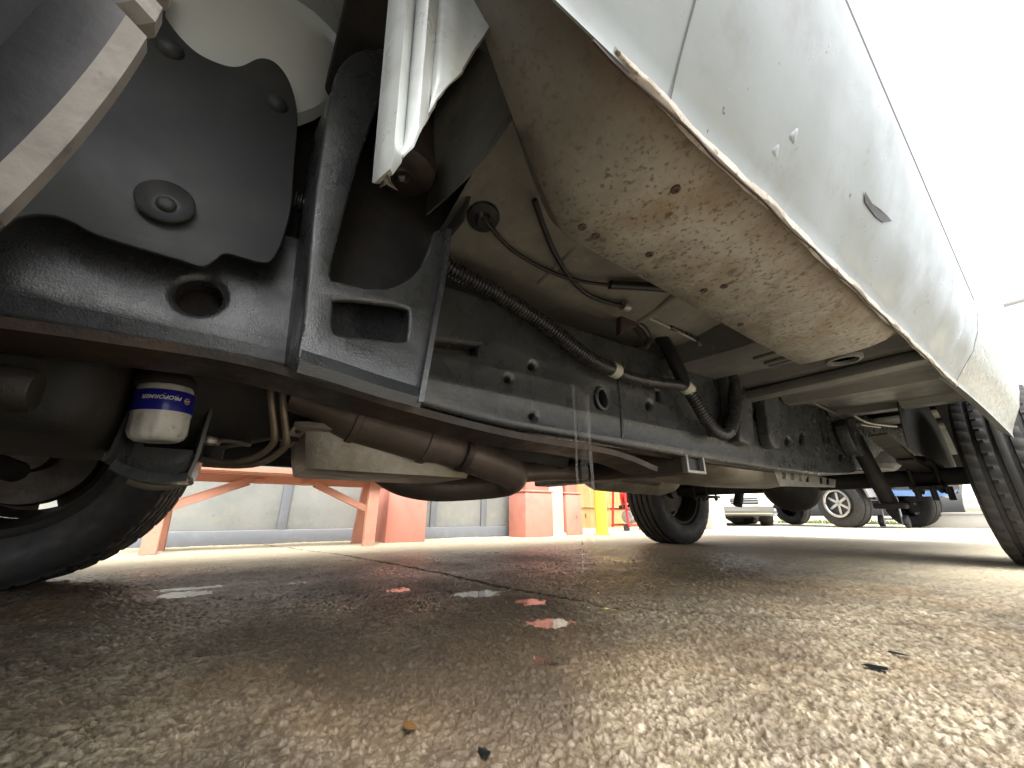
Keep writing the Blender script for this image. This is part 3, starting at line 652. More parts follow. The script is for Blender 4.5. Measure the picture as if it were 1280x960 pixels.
# ---- frame-side cab mount with two gussets
XG = .61
def gus(pix, name='gusset'):
    return xplate(name, [sm2(yz(pix, XG), 4)], XG, .04, 'undercoat', cm, .006)
cm = xplate('cab_mount', [sm2(yz([(898, 452), (915, 440), (950, 442), (985, 446), (988, 462), (960, 470), (935, 468), (905, 468)], XG), 4)], XG-.02, .06, 'undercoat', T, .008)
gus([(905, 452), (920, 455), (927, 480), (928, 515), (922, 540), (912, 545), (906, 540), (914, 515), (913, 485)])
gus([(921, 460), (938, 463), (940, 500), (942, 552), (930, 553), (924, 545), (926, 500)])
gus([(955, 462), (978, 462), (974, 490), (976, 530), (978, 557), (966, 556), (958, 520)])
p = at(968, 453, X=XG-.02); lathe('mount_bushing', [(0, -.02), (.03, -.02), (.05, -.012), (.052, .01), (.03, .014), (0, .014)], p, (0, 0, 1), 'undercoat', cm, 24)

# ---- wiring and lines along the rail
def ridges(i, t): return 1.0+.14*math.tanh(2.2*math.cos(i*math.pi*2/6))
def PX(seq): return [at(a, b, X=x) for a, b, x in seq]
cd = tube('corrugated_conduit', PX([(530, 300, .635), (560, 333, .63), (600, 355, .625), (640, 378, .62), (680, 405, .615), (720, 436, .61), (745, 453, .61), (768, 463, .61)]), 0.0165, 'conduit', T, 14, 10, ridges, .00125)
tube('corrugated_conduit', PX([(768, 463, .61), (790, 472, .61), (820, 478, .61), (845, 481, .605), (858, 484, .60)]), .0135, 'conduit', T, 14, 10, ridges, .0015)
tube('corrugated_conduit', PX([(858, 484, .60), (868, 500, .60), (880, 520, .60), (893, 537, .60), (905, 543, .60), (914, 538, .605)]), .0165, 'conduit', T, 14, 10, ridges, .0016)
tube('wrapped_harness', PX([(858, 486, .60), (852, 470, .605), (842, 450, .615), (832, 430, .63), (822, 415, .645)]), .020, 'cable', T, 12, 6)
tube('wrapped_harness', PX([(912, 540, .605), (918, 520, .60), (920, 500, .60), (917, 478, .605), (908, 460, .62), (895, 450, .64)]), .022, 'conduit', T, 12, 6)
a, b = PX([(764, 461, .61), (772, 465, .61)]); tube('conduit_clip', [a, b], .020, 'clip', T, 14, 1)
a, b = PX([(855, 482, .60), (862, 488, .60)]); tube('tape_wrap', [a, b], .021, 'clip', T, 12, 1)
def floor_z(x): return float(np.interp(x, (.30, .36, .45, .55, .62, .66, .72, .85), (.80, .79, .765, .745, .735, .74, .77, .80)))
def under_floor(pix, gap=.012):
    out = []
    for a, b in pix:
        q = at(a, b, X=.3)
        for x in np.arange(.30, .70, .004):
            c = at(a, b, X=x)
            if c.z > floor_z(x)-gap-.006: break
            q = c
        out.append(q)
    return out
tube('sensor_cable', under_floor([(605, 274), (615, 286), (640, 312), (680, 336), (720, 350), (770, 357), (850, 362)]), .0042, 'cable', T, 8)
tube('cable_sleeve', under_floor([(762, 356), (790, 357), (830, 360), (870, 366)], .014), .011, 'cable', T, 10)
tube('brake_line', under_floor([(668, 250), (680, 285), (695, 320), (715, 350), (735, 368), (760, 378), (782, 383)]), .0055, 'cable', T, 8)
q = under_floor([(782, 383)])[0]; lathe('line_fitting', [(0, -.012), (.013, -.012), (.015, 0), (.012, .012), (0, .014)], q, (0, 1, .0), 'grey_metal', T, 12)
xplate('line_bracket', [yz([(777, 372), (800, 370), (802, 398), (812, 408), (806, 420), (797, 408), (785, 412), (776, 418)], .612)], .612, .02, 'brown_bracket', T, .004)
tube('bracket_hook', PX([(798, 405, .61), (806, 412, .605), (812, 424, .605), (806, 436, .61)]), .009, 'undercoat', T, 8)
tube('pale_cable', PX([(812, 398, .575), (840, 411, .575), (870, 426, .57), (895, 438, .565), (915, 446, .56)]), .0035, 'clip', T, 8)
tube('hose_sleeve', PX([(838, 409, .574), (858, 418, .572), (872, 426, .569)]), .0065, 'conduit', T, 8)
box('cable_tie', tuple(at(876, 430, X=.567)-Vector((.006, .006, .008))), tuple(at(876, 430, X=.567)+Vector((.006, .006, .008))), 'clip', T, .002)
tube('fuel_line', PX([(972, 475, .60), (1000, 486, .60), (1030, 500, .60), (1060, 515, .60), (1085, 528, .60), (1120, 533, .58)]), .008, 'steel', T, 8)
tube('fuel_line', PX([(985, 490, .61), (1010, 500, .61), (1040, 515, .61), (1070, 529, .61), (1100, 534, .6)]), .006, 'steel', T, 8)
for k_, (y_, x_) in enumerate(((.50, .40), (.86, .40))): tube('floor_bead', [(x_, y_, .778), (.47, y_+.01, .760), (.56, y_+.015, .744), (.62, y_+.015, .736)], .011, 'floor_pan', T, 10, 6)
for k in range(3):
    tube('threaded_stud', [at(366, 250, X=.64)+Vector((0, t, 0)) for t in np.linspace(-.03, .05, 4)], .014, 'conduit', T, 14, 8, ridges, .0014) if k == 0 else None

# ---- engine bay, crossmember, oil filter
box('engine_block', (.84, -1.0, .47), (1.26, -.04, .98), 'dark', T, .05, 3)
lathe('oil_pan', [(0, 0), (.16, 0), (.19, .02), (.2, .1), (.21, .18)], (1.05, -.62, .36), (0, 0, 1), 'dark', T, 28)
cmr = loft('front_crossmember', [[(x, -.46+.13*math.cos(t)*(1.0 if math.cos(t) > 0 else 1.3), .435+.105*math.sin(t)+.02*math.sin((x-.66)*4)) for t in np.linspace(0, 2*math.pi, 20)[:-1]] for x in np.linspace(.665, 1.38, 16)], 'dark', T, closed=True, caps=True)
lathe('control_arm_bushing', [(0, -.03), (.025, -.03), (.028, -.02), (.028, .02), (.025, .03), (0, .03)], at(0, 484, X=.72), (0, 1, 0), 'rust_black', T, 24)
tube('lower_control_arm', [(.62, -.98, .36), (.45, -.86, .34), (.30, -.62, .32)], .03, 'dark', T, 12)
tube('lower_control_arm', [(1.44, -.62, .36), (1.6, -.56, .34), (1.74, -.52, .32)], .03, 'dark', T, 12)
box('inner_wheelhouse', (.70, -1.2, .62), (.74, .14, 1.05), 'dark', T, .01)
XS = .92
sh = xplate('filter_shield', [yz([(60, 470), (160, 440), (265, 470), (275, 480), (262, 530), (247, 572), (236, 594), (195, 600), (168, 588), (128, 572), (138, 545), (95, 560), (70, 530)], XS+.06)], XS+.06, .008, 'undercoat', T, .003)
P = [at(a, b, X=XS-.03) for a, b in ((183, 470), (160, 520), (140, 566), (130, 574))]
loft('left_lip', [[(XS-.05, q.y, q.z), (XS-.035, q.y+.004, q.z-.003), (XS+.07, q.y+.0, q.z)] for q in crom(P, 4)], 'undercoat', sh, thick=.006)
P = [at(a, b, X=XS-.03) for a, b in ((272, 480), (258, 530), (244, 575), (234, 596))]
loft('right_lip', [[(XS-.05, q.y, q.z), (XS-.04, q.y-.006, q.z-.003), (XS+.07, q.y-.0, q.z)] for q in crom(P, 4)], 'undercoat', sh, thick=.006)
P = [at(a, b, X=XS-.03) for a, b in ((146, 582), (170, 592), (200, 598), (236, 597))]
loft('lower_lip', [[(XS-.05, q.y, q.z+.004), (XS-.053, q.y, q.z-.003), (XS-.02, q.y, q.z-.005), (XS+.07, q.y, q.z-.002)] for q in crom(P, 4)], 'undercoat', sh, thick=.006)
tube('cast_foot', PX([(165, 596, .92), (190, 603, .92), (215, 602, .93), (240, 596, .93)]), .014, 'alu', sh, 10)
box('crossmember_shell', (.74, -.95, .305), (1.15, -.175, .47), 'dark', T, .045, 4)
# oil filter with upside-down print
pa, pb = at(193, 553, X=.86), at(209, 478, X=.86)
ax = (pb-pa).normalized(); Lf = .090; rad = .0395; c0 = at(196, 548, X=.865)
fl = lathe('oil_filter', [(0, -.004), (.02, -.006), (.030, -.005), (.036, 0), (rad, .008), (rad, .036), (rad, .038), (rad+.0006, .040), (rad+.0006, .072), (rad, .074), (rad, .083), (rad-.002, .087), (rad-.006, .089), (rad-.006, Lf), (0, Lf)], c0, ax, 'filter_white', T, 48, True,
           lambda i, k: (.93+.07*abs(math.cos(k*math.pi*2/48*7))) if i in (2, 3, 4) else ((.975+.025*abs(math.cos(k*math.pi*2/48*7))) if i == 5 else 1))
lathe('blue_band', [(rad+.0012, .041), (rad+.0014, .042), (rad+.0014, .075), (rad+.0012, .076)], c0, ax, 'filter_blue', fl, 48)
lathe('base_plate', [(0, 0), (rad+.004, 0), (rad+.006, .006), (rad+.004, .012), (.03, .03), (0, .03)], c0+ax*(Lf-.002), ax, 'dark', fl, 32)
# cylinder frame: e0 towards the lens, e1 to the right in view
cdir = (Vector((0, 0, CAM_H))-c0); cdir -= ax*cdir.dot(ax); cdir.normalize(); e1 = Vector((0, 1, 0)); e1 -= ax*e1.dot(ax); e1 -= cdir*e1.dot(cdir); e1.normalize()
def on_can(u, h, lift=.0018):
    g = u/rad; return c0+ax*h+(cdir*math.cos(g)+e1*math.sin(g))*(rad+lift)
def can_text(s, size, h, uc, mat, name, shear=.0, lift=.002, flip=True):
    cu = bpy.data.curves.new('t', 'FONT'); cu.body = s; cu.size = size; cu.align_x = 'CENTER'; cu.align_y = 'CENTER'; cu.shear = shear; cu.offset = size*.03
    o = bpy.data.objects.new('t', cu); COL.objects.link(o); dg = bpy.context.evaluated_depsgraph_get(); dg.update()
    me = bpy.data.meshes.new_from_object(o.evaluated_get(dg)); bpy.data.objects.remove(o)
    bm = bmesh.new(); bm.from_mesh(me); bpy.data.meshes.remove(me)
    for v in bm.verts:
        x, y = (-v.co.x, -v.co.y) if flip else (v.co.x, v.co.y)
        v.co = on_can(uc+x, h+y, lift)
    V = [tuple(v.co) for v in bm.verts]; bm.verts.index_update(); Fc = [[v.index for v in f.verts] for f in bm.faces]; bm.free()
    return mesh(name, V, Fc, mat, fl)
can_text('PROFORMER', .0088, .0625, -.004, 'label_white', 'printed_lettering', .25)
def can_patch(pts, mat, name, lift): mesh(name, [tuple(on_can(u, h, lift)) for u, h in pts], [tuple(range(len(pts)))], mat, fl)
can_patch([(.0305+.0055*math.cos(t), .0605+.0058*math.sin(t)) for t in np.linspace(0, 6.283, 7)[:-1]], 'label_yellow', 'printed_badge', .0018)
can_patch([(.0305+.0042*math.cos(t+.5), .0605+.0044*math.sin(t+.5)) for t in np.linspace(0, 6.283, 7)[:-1]], 'filter_blue', 'printed_badge', .0020)
can_patch([(.0265, .0592), (.0345, .0592), (.0345, .0618), (.0265, .0618)], 'label_yellow', 'printed_badge', .0022)
can_patch([(-.02, .0562), (.012, .0566), (.012, .0574), (-.02, .0567)], 'label_red', 'printed_stripe', .0019)
can_patch([(-.004, .0675), (.016, .0672), (.016, .0686), (-.002, .0692)], 'label_red', 'printed_stripe', .0019)

# ---- transmission, exhaust, lines
tr = loft('transmission_pan', [[(1.0+sx*w_, .30+sy*l_, z) for sx, sy in ((-1, -.9), (-.9, -1), (.9, -1), (1, -.9), (1, .9), (.9, 1), (-.9, 1), (-1, .9))] for z, w_, l_ in ((.288, .10, .165), (.291, .115, .185), (.33, .125, .195), (.365, .13, .20), (.367, .155, .225), (.378, .155, .225))], 'alu', T, closed=True, caps=True, sharp=40)
for k in range(9):
    a = k/9*2*math.pi; bolt('pan_bolt', (1.0+.143*max(-1, min(1, 1.5*math.cos(a))), .30+.212*max(-1, min(1, 1.5*math.sin(a))), .367), (0, 0, -1), .008, .007, 'rust_black', tr)
lathe('transmission_case', [(0, -.2), (.17, -.2), (.17, -.12), (.13, .0), (.12, .45), (.09, .6), (.06, .75), (0, .75)], (1.0, .05, .49), (0, 1, 0), 'dark', T, 28)
lathe('catalytic_converter', [(.028, -.05), (.032, 0), (.048, .05), (.053, .08), (.053, .25), (.048, .28), (.032, .33), (.03, .36)], at(396, 506, X=.86), at(552, 556, X=.86)-at(396, 506, X=.86), 'exhaust', T, 24)
_c0, _c1 = at(396, 506, X=.86), at(552, 556, X=.86); _ca = (_c1-_c0).normalized()
for h_ in (.082, .248): lathe('converter_band', [(.053, -.008), (.0565, -.006), (.0565, .006), (.053, .008)], _c0+_ca*h_, _ca, 'exhaust', T, 24, caps=False)
lathe('pipe_flange', [(.02, -.009), (.048, -.009), (.05, -.006), (.05, .006), (.048, .009), (.02, .009)], _c0+_ca*.352, _ca, 'rust_black', T, 20)
for a_ in (0.4, 2.5, 4.6): tube('flange_bolt', [_c0+_ca*.33+Vector((.042*math.cos(a_), 0, .042*math.sin(a_))), _c0+_ca*.375+Vector((.042*math.cos(a_), 0, .042*math.sin(a_)))], .007, 'rust_black', T, 6, 1)
tube('exhaust_pipe', [at(535, 550, X=.86), at(575, 564, X=.87), at(615, 580, X=.9), at(640, 592, X=.97), at(632, 602, X=1.06), at(590, 607, X=1.14), at(540, 608, X=1.2), at(500, 600, X=1.27), at(470, 580, X=1.3)], .046, 'exhaust', T, 28, 14)
tube('exhaust_pipe', [at(640, 592, X=.98), at(690, 590, X=1.05), at(760, 592, X=1.12), at(820, 600, X=1.2)], .03, 'exhaust', T, 16)
def flatend(i, t): return 1
tube('coolant_line', PX([(338, 470, .80), (339, 500, .80), (343, 540, .82), (340, 556, .84), (318, 572, .88), (285, 578, .92), (250, 574, .95)]), .0062, 'line', T, 8)
tube('coolant_line', PX([(352, 476, .80), (354, 510, .80), (358, 548, .82), (355, 560, .84), (330, 577, .88), (300, 582, .92), (255, 580, .95)]), .0062, 'line', T, 8)
tube('shift_linkage', PX([(252, 551, .92), (262, 551, .92), (285, 551, .93), (312, 556, .95)]), .0075, 'steel', T, 8, flat=.6)
lathe('linkage_eye', [(.006, -.006), (.016, -.006), (.018, 0), (.016, .006), (.006, .006)], at(262, 551, X=.915), (0, .1, 1), 'steel', T, 16)
box('linkage_block', tuple(at(272, 560, X=1.0)-Vector((.03, .012, .03))), tuple(at(272, 560, X=1.0)+Vector((.03, .012, .03))), 'dark', T, .006)
tube('front_driveshaft', [(1.22, -.35, .36), (1.24, .4, .37), (1.22, .95, .40)], .038, 'dark', T, 16)
box('transfer_case', (1.0, .55, .34), (1.34, .98, .58), 'dark', T, .06, 4)
bm_ = box('transmission_crossmember', (.672, 1.10, .325), (1.40, 1.19, .392), 'rust_black', T, .008)
p0 = .664
xplate('open_tube_end', [[(1.095, .322), (1.195, .322), (1.195, .394), (1.095, .394)], [(1.104, .331), (1.186, .331), (1.186, .385), (1.104, .385)]], .652, .02, 'steel', bm_, .002)
xplate('tube_bore', [[(1.104, .331), (1.186, .331), (1.186, .385), (1.104, .385)]], .668, .003, 'car_black', bm_, .0005)
lathe('muffler', [(.03, -.12), (.04, -.05), (.09, 0), (.105, .04), (.108, .5), (.09, .58), (.045, .64), (.03, .7)], (1.28, 1.35, .415), (0, 1, -.01), 'alu', T, 24)
tube('tail_pipe', [(1.28, 2.0, .41), (1.3, 2.3, .46), (1.36, 2.6, .62), (1.4, 3.0, .66), (1.42, 3.6, .55), (1.5, 4.4, .48)], .032, 'exhaust', T, 14)
lathe('rear_driveshaft', [(.0, 0), (.045, 0), (.05, .05), (.042, .1), (.042, 1.45), (.05, 1.5), (.03, 1.6)], (1.06, 1.0, .45), (0, 1, -.035), 'dark', T, 20)
# fuel tank with its slotted guard
loft('fuel_tank', [[(.73, y, .39+u), (.76, y, .345+u), (.9, y, .33+u), (1.05, y, .34+u), (1.08, y, .42+u), (1.06, y, .6), (.75, y, .6)] for y, u in ((1.42, .10), (1.46, .03), (1.55, .0), (1.9, -.005), (2.2, .0), (2.3, .03), (2.34, .1))], 'alu', T, closed=True, caps=True, sharp=60)
gp = [(1.82, .315), (2.46, .335), (2.5, .375), (1.80, .385)]
sl_ = [[(1.86+k*.082, .345), (1.895+k*.082, .346), (1.91+k*.082, .375), (1.875+k*.082, .374)] for k in range(7) if k != 4]
xplate('slotted_guard', [gp]+sl_, .70, .004, 'steel', T, .001)
# ---- rear axle
tube('axle_tube', [(.24, 2.88, .385), (.6, 2.88, .385), (1.02, 2.87, .385), (1.5, 2.86, .385), (1.8, 2.85, .385)], .042, 'dark', T, 18, 2)
lathe('differential', [(0, -.2), (.03, -.2), (.05, -.16), (.07, -.13), (.12, -.09), (.155, -.03), (.16, .03), (.14, .09), (.10, .13), (0, .14)], (1.04, 2.86, .385), (0, 1, 0), 'dark', T, 28)
def leaf(x):
    o = None
    for k in range(3):
        l = .68-k*.17
        P = crom([(x, 2.86-l, .52-.10*(1-l/.68)), (x, 2.86-l*.5, .455), (x, 2.86, .44), (x, 2.86+l*.5, .455), (x, 2.86+l, .52-.10*(1-l/.68))], 5)
        q = loft('leaf_spring', [[(x-.032, p_.y, p_.z-k*.012), (x+.032, p_.y, p_.z-k*.012)] for p_ in P], 'dark', T if o is None else o, thick=.009); o = o or q
    for dy in (-.06, .06):
        tube('u_bolt', [(x-.045, 2.86+dy, .31), (x-.045, 2.86+dy, .46), (x, 2.86+dy, .475), (x+.045, 2.86+dy, .46), (x+.045, 2.86+dy, .31)], .008, 'dark', o, 8, 3)
    box('spring_plate', (x-.06, 2.76, .325), (x+.06, 2.96, .34), 'dark', o, .004)
    for sx in (-.045, .045):
        for dy in (-.06, .06): bolt('u_bolt_nut', (x+sx, 2.86+dy, .322), (0, 0, -1), .013, .018, 'dark', o)
leaf(.43); leaf(1.60)
tube('shock_absorber', [(.58, 2.78, .25), (.60, 2.72, .42), (.62, 2.66, .60)], .035, 'dark', T, 16, 3)
tube('shock_absorber', [(1.44, 2.98, .27), (1.42, 3.04, .42), (1.40, 3.10, .60)], .03, 'dark', T, 16, 3)
box('shock_mount', (.52, 2.72, .235), (.64, 2.82, .262), 'dark', T, .008)
for k in range(3): tube('spring_stud', [(.35+k*.055, 2.74, .33), (.35+k*.055, 2.735, .27)], .012, 'dark', T, 8, 1)
tube('brake_hose', [(.5, 2.7, .5), (.48, 2.74, .46), (.42, 2.8, .48), (.36, 2.84, .43)], .007, 'cable', T, 8)
# ---- bed: lower flank, floor, inner house
def bed_row(y, z0):
    k = .004*math.sin(y*19); a = xl(1.8)
    return [(.15, y, z0+.03), (.125, y, z0+.006), (.118, y, z0), (.108+k, y, z0+.012), (.09+k, y, z0+.04), (.07+k, y, z0+.075), (.05+k, y, z0+.125), (a+.004, y, z0+.185), (a+.006, y, z0+.26), (a+.012, y, z0+.40), (a+.01, y, z0+.62)]
ys2 = [(1.612, .549, 0), (1.75, .546, .004), (1.9, .536, .010), (2.05, .522, .016), (2.2, .505, .022), (2.32, .492, .026), (2.42, .485, .028), (2.46, .52, .026), (2.48, .60, .02)]
def bed_sec(y, z0, c):
    q = [(x-c*(1-k/14), y, z+(z0-.548)*(1-k/11)) for k, (x, _, z) in enumerate(rocker_sec(1.6))]
    return [(.15-c, y, z0+.03)]+q+[(q[-1][0]+.004, y, .85), (q[-1][0]+.01, y, 1.0), (q[-1][0]+.012, y, 1.18)]
bs = loft('bed_side', [bed_sec(a, b, c) for a, b, c in [(v.x, v.y, v.z) for v in crom(ys2, 4)]], 'bed_paint', T, thick=.002, sharp=70)
loft('bed_gap', [[(q[0]+.004, 1.604, q[2]+.002), (q[0]+.004, 1.618, q[2]+.002)] for q in rocker_sec(1.6)], 'car_black', T, thick=.001)
arch = [(1.62, 1.2), (1.62, .80)] + [(2.86+.48*math.cos(t), .42+.48*math.sin(t)) for t in np.linspace(math.pi*.80, math.pi*.12, 20)] + [(3.4, .6), (4.5, .62), (4.55, 1.2)]
xplate('bed_flank', [arch], .06, .03, 'white_paint', T, .008)
secs = []
for y, z in ((1.625, .80), (1.63, .675), (1.88, .675), (1.90, .655), (1.91, .645), (1.97, .645), (1.98, .655), (2.0, .68), (2.24, .69), (2.44, .695), (2.46, .67), (2.52, .668), (2.54, .70), (2.56, .83)):
    secs.append([(.13, y, z), (.3, y, z+.003), (.48, y, z+.008), (.645, y, z+.02)])
loft('bed_under_panel', secs, 'grey_floor', T, thick=.003, sharp=30)
box('hitch_receiver', (.3, 4.2, .48), (1.74, 4.3, .62), 'dark', T, .02)
lathe('spare_tyre', [(.2, -.1), (.34, -.12), (.37, -.09), (.37, .09), (.34, .12), (.2, .1)], (1.02, 3.65, .62), (0, 0, 1), 'rubber', T, 40, caps=False)
box('bed_floor', (.1, 1.63, .84), (1.94, 4.5, .87), 'grey_floor', T, .004)
for k in range(5): box('bed_crossbar', (.2, 1.7+k*.55, .80), (1.84, 1.8+k*.55, .838), 'dark', T, .008)
xplate('wheel_house', [[(2.86+.53*math.cos(t), .40+.51*math.sin(t)) for t in np.linspace(math.pi*.95, math.pi*.02, 24)]], .375, .004, 'dark', T, .001)
loft('wheel_house_top', [[(.07, 2.86+.52*math.cos(t), .40+.50*math.sin(t)), (.35, 2.86+.52*math.cos(t), .40+.50*math.sin(t))] for t in np.linspace(math.pi*.72, 0, 16)], 'dark', T, thick=.003)
# ---- the rest of the body shell
box('bed_wall', (1.9, 1.63, .60), (1.98, 4.5, 1.2), 'white_paint', T, .02) ; box('tailgate', (.08, 4.5, .62), (1.94, 4.56, 1.2), 'white_paint', T, .02)
box('rear_bumper', (.08, 4.6, .5), (1.94, 4.75, .66), 'chrome', T, .03); box('bed_front_wall', (.1, 1.62, .87), (1.94, 1.65, 1.2), 'white_paint', T, .01)
box('far_rocker', (1.92, .1, .55), (2.02, 1.58, .8), 'white_paint', T, .03); box('far_door', (1.95, .1, .8), (2.01, 1.58, 1.16), 'white_paint', T, .02)
loft('cab_shell', [[(.09, y0, 1.16), (.16, y1, 1.5), (.22, y2, 1.75), (.32, y2, 1.82), (1.72, y2, 1.82), (1.82, y2, 1.75), (1.88, y1, 1.5), (1.95, y0, 1.16)] for y0, y1, y2 in ((.12, .42, .66), (.25, .5, .7), (1.45, 1.45, 1.42), (1.58, 1.55, 1.5))], 'white_paint', T, closed=True, caps=True, sharp=30)
for sx, nm in ((.09, 'side_window'), (1.95, 'side_window')):
    s_ = 1 if sx < 1 else -1
    mesh(nm, [(sx+s_*.012, .42, 1.2), (sx+s_*.012, 1.38, 1.2), (sx+s_*.108, 1.36, 1.68), (sx+s_*.108, .78, 1.68)] if s_ > 0 else [(sx-.012, .42, 1.2), (sx-.108, .78, 1.68), (sx-.108, 1.36, 1.68), (sx-.012, 1.38, 1.2)], [(0, 1, 2, 3)], 'glass', T)
loft('hood', [[(.08, y, z-.06), (.14, y, z), (1.02, y, z+.04), (1.9, y, z), (1.96, y, z-.06)] for y, z in ((.12, 1.17), (-.2, 1.14), (-.8, 1.08), (-1.25, 1.0), (-1.35, .85))], 'white_paint', T, thick=.01)
fa = [(.12, 1.1), (.12, .75), (.06, .70)] + [(-.46+.50*math.cos(t), .42+.60*math.sin(t)) for t in np.linspace(.12*math.pi, .9*math.pi, 18)] + [(-1.0, .55), (-1.35, .55), (-1.38, .95), (-1.25, 1.02)]
xplate('front_fender', [fa], .03, .03, 'white_paint', T, .006); xplate('front_fender', [fa], 1.98, .03, 'white_paint', T, .006)
box('front_bumper', (.06, -1.5, .45), (1.98, -1.36, .68), 'chrome', T, .04); box('grille', (.3, -1.42, .68), (1.74, -1.35, .95), 'car_grey', T, .02)
box('cowl', (.1, .0, 1.0), (1.94, .14, 1.14), 'dark', T, .01)

# ------------------------------------------------------------------ water running off the frame
ws = empty('water_trickle', (.66, .6, 0), 'thin translucent trickle of water falling from the black frame rail', 'water')
def strand(a, b, x, r, z0, z1, nm, ph):
    p = at(a, b, X=x); N = 26
    tube(nm, [(x, p.y+.0012*math.sin(k*.35+ph)+.0006*math.sin(k*.9+ph), z1+(z0-z1)*k/(N-1)) for k in range(N)], r, 'film', ws, 8, 3, lambda i, t: (1.25-.7*t)*(.9+.12*math.sin(i*.37+ph)))
strand(717, 500, .634, .0030, .09, .50, 'strand', 0); strand(735, 520, .636, .0055, .14, .48, 'strand', 2)
p = at(727, 520, X=.637)
tube('spread_film', [(.637, p.y+.001*math.sin(k), .485-.36*k/11) for k in range(12)], .014, 'film', ws, 12, 3, lambda i, t: 1.0-.45*t, flat=.12)
for k in range(9):
    p = at(random.choice((716, 720, 727, 735)), 520, X=.636); zz = random.uniform(.02, .22); r_ = random.uniform(.0012, .0028)
    lathe('droplet', [(0, -r_*1.6), (r_*.8, -r_*.8), (r_, 0), (r_*.7, r_), (r_*.25, r_*2.2), (0, r_*3)], (.636+random.uniform(-.01, .01), p.y+random.uniform(-.012, .012), zz), (0, 0, 1), 'water', ws, 10)
# ------------------------------------------------------------------ beyond the truck: shop wall, pillars, bench
XW = 3.62
wl = empty('panelled_shop_wall', (XW, .8, 0), 'weathered grey panelled wall with blue grey trim behind the salmon bench', 'wall')
pe = [-2.2, -1.1, -.42, .36, 1.05, 1.62, 2.18, 2.9, 3.3]
for a, b in zip(pe, pe[1:]):
    box('wall_panel', (XW+.02, a+.03, .10), (XW+.05, b-.03, 2.6), 'door_panel', wl, .006)
for a in pe: box('post', (XW, a-.032, .10), (XW+.06, a+.032, 2.6), 'blue_trim', wl, .004)
box('bottom_rail', (XW-.01, pe[0], .0), (XW+.06, pe[-1], .098), 'blue_trim', wl, .006)
box('top_rail', (XW-.01, pe[0], 2.602), (XW+.06, pe[-1], 2.8), 'blue_trim', wl, .006)
box('shade_eave', (2.75, pe[0], 2.9), (XW+.06, pe[-1], 3.05), 'pale_stucco', wl, .01); box('shade_parapet', (XW+.0, pe[0], 3.052), (XW+.2, pe[-1], 4.2), 'pale_stucco', wl, .01)  # overhang and upper wall added out of view to shade wall and slab
def pillar(x, y0, y1, d, label, mat='salmon'):
    o = empty('pillar', (x, (y0+y1)/2, 0), label, 'pillar', 'stucco pillars along the shop front')
    box('plinth', (x, y0, -.01), (x+d, y1, .43), mat, o, .012); box('cap_moulding', (x-.008, y0-.008, .432), (x+d+.008, y1+.008, .452), mat, o, .008)
    box('shaft', (x+.03, y0+.03, .45), (x+d-.03, y1-.03, 2.89), mat, o, .01); return o
pillar(3.18, 1.03, 1.36, .34, 'short salmon stucco pillar standing just right of the wooden bench')
pillar(3.22, 2.42, 2.78, .30, 'salmon stucco pillar on the left of the pale column')
pillar(3.28, 3.02, 3.26, .30, 'narrow salmon stucco pillar between pale column and yellow bollard')
o = empty('column', (3.34, 2.9, 0), 'pale cream column squeezed between two salmon pillars', 'column')
box('shaft', (3.30, 2.80, -.01), (3.5, 3.0, 2.89), 'pale_stucco', o, .01); box('foot', (3.285, 2.785, -.01), (3.515, 3.015, .03), 'pale_stucco', o, .008)
# bench
bn = empty('wooden_bench', (3.1, .25, 0), 'long salmon painted wooden bench with braced splayed legs', 'bench')
def beam(name, a, b, w, h, mat, par):
    a, b = Vector(a), Vector(b); d = b-a; l = d.length; z = d.normalized(); up = Vector((1, 0, 0)); x = up.cross(z).normalized(); y = z.cross(x)
    bm = bmesh.new(); bmesh.ops.create_cube(bm, size=1)
    for v in bm.verts: v.co = a+z*((v.co.z+.5)*l)+x*v.co.x*w+y*v.co.y*h
    bmesh.ops.bevel(bm, geom=list(bm.edges), offset=.003, segments=2, affect='EDGES')
    return from_bm(name, bm, mat, par, True, 40)
for k, dx in enumerate((-.13, .02)):
    beam('seat_plank', (3.12+dx, -.55, .475), (3.12+dx, .98, .475), .035, .135, 'salmon_wood', bn)
beam('stretcher', (3.06, -.50, .425), (3.06, .95, .425), .05, .035, 'salmon_wood', bn)
for y in (-.33, .86):
    s_ = 1 if y > 0 else -1
    beam('leg', (2.95, y-.02*s_, .0), (3.02, y, .455), .07, .04, 'salmon_wood', bn); beam('leg', (3.27, y-.02*s_, .0), (3.20, y, .455), .07, .04, 'salmon_wood', bn)
    beam('cleat', (2.98, y, .435), (3.25, y, .435), .04, .045, 'salmon_wood', bn)
    b_ = beam('brace', (3.03, y-.02*s_, .24), (3.05, y-.40*s_, .41), .045, .03, 'salmon_wood', bn)
    lathe('brace_bolt', [(.012, 0), (.01, .006), (0, .008)], (3.045, y-.40*s_, .395), (0, 0, -1), 'brown_bracket', b_, 8)
    box('brace_block', (3.03, y-.46*s_-.03, .40), (3.09, y-.46*s_+.03, .43), 'salmon_wood', bn, .004)
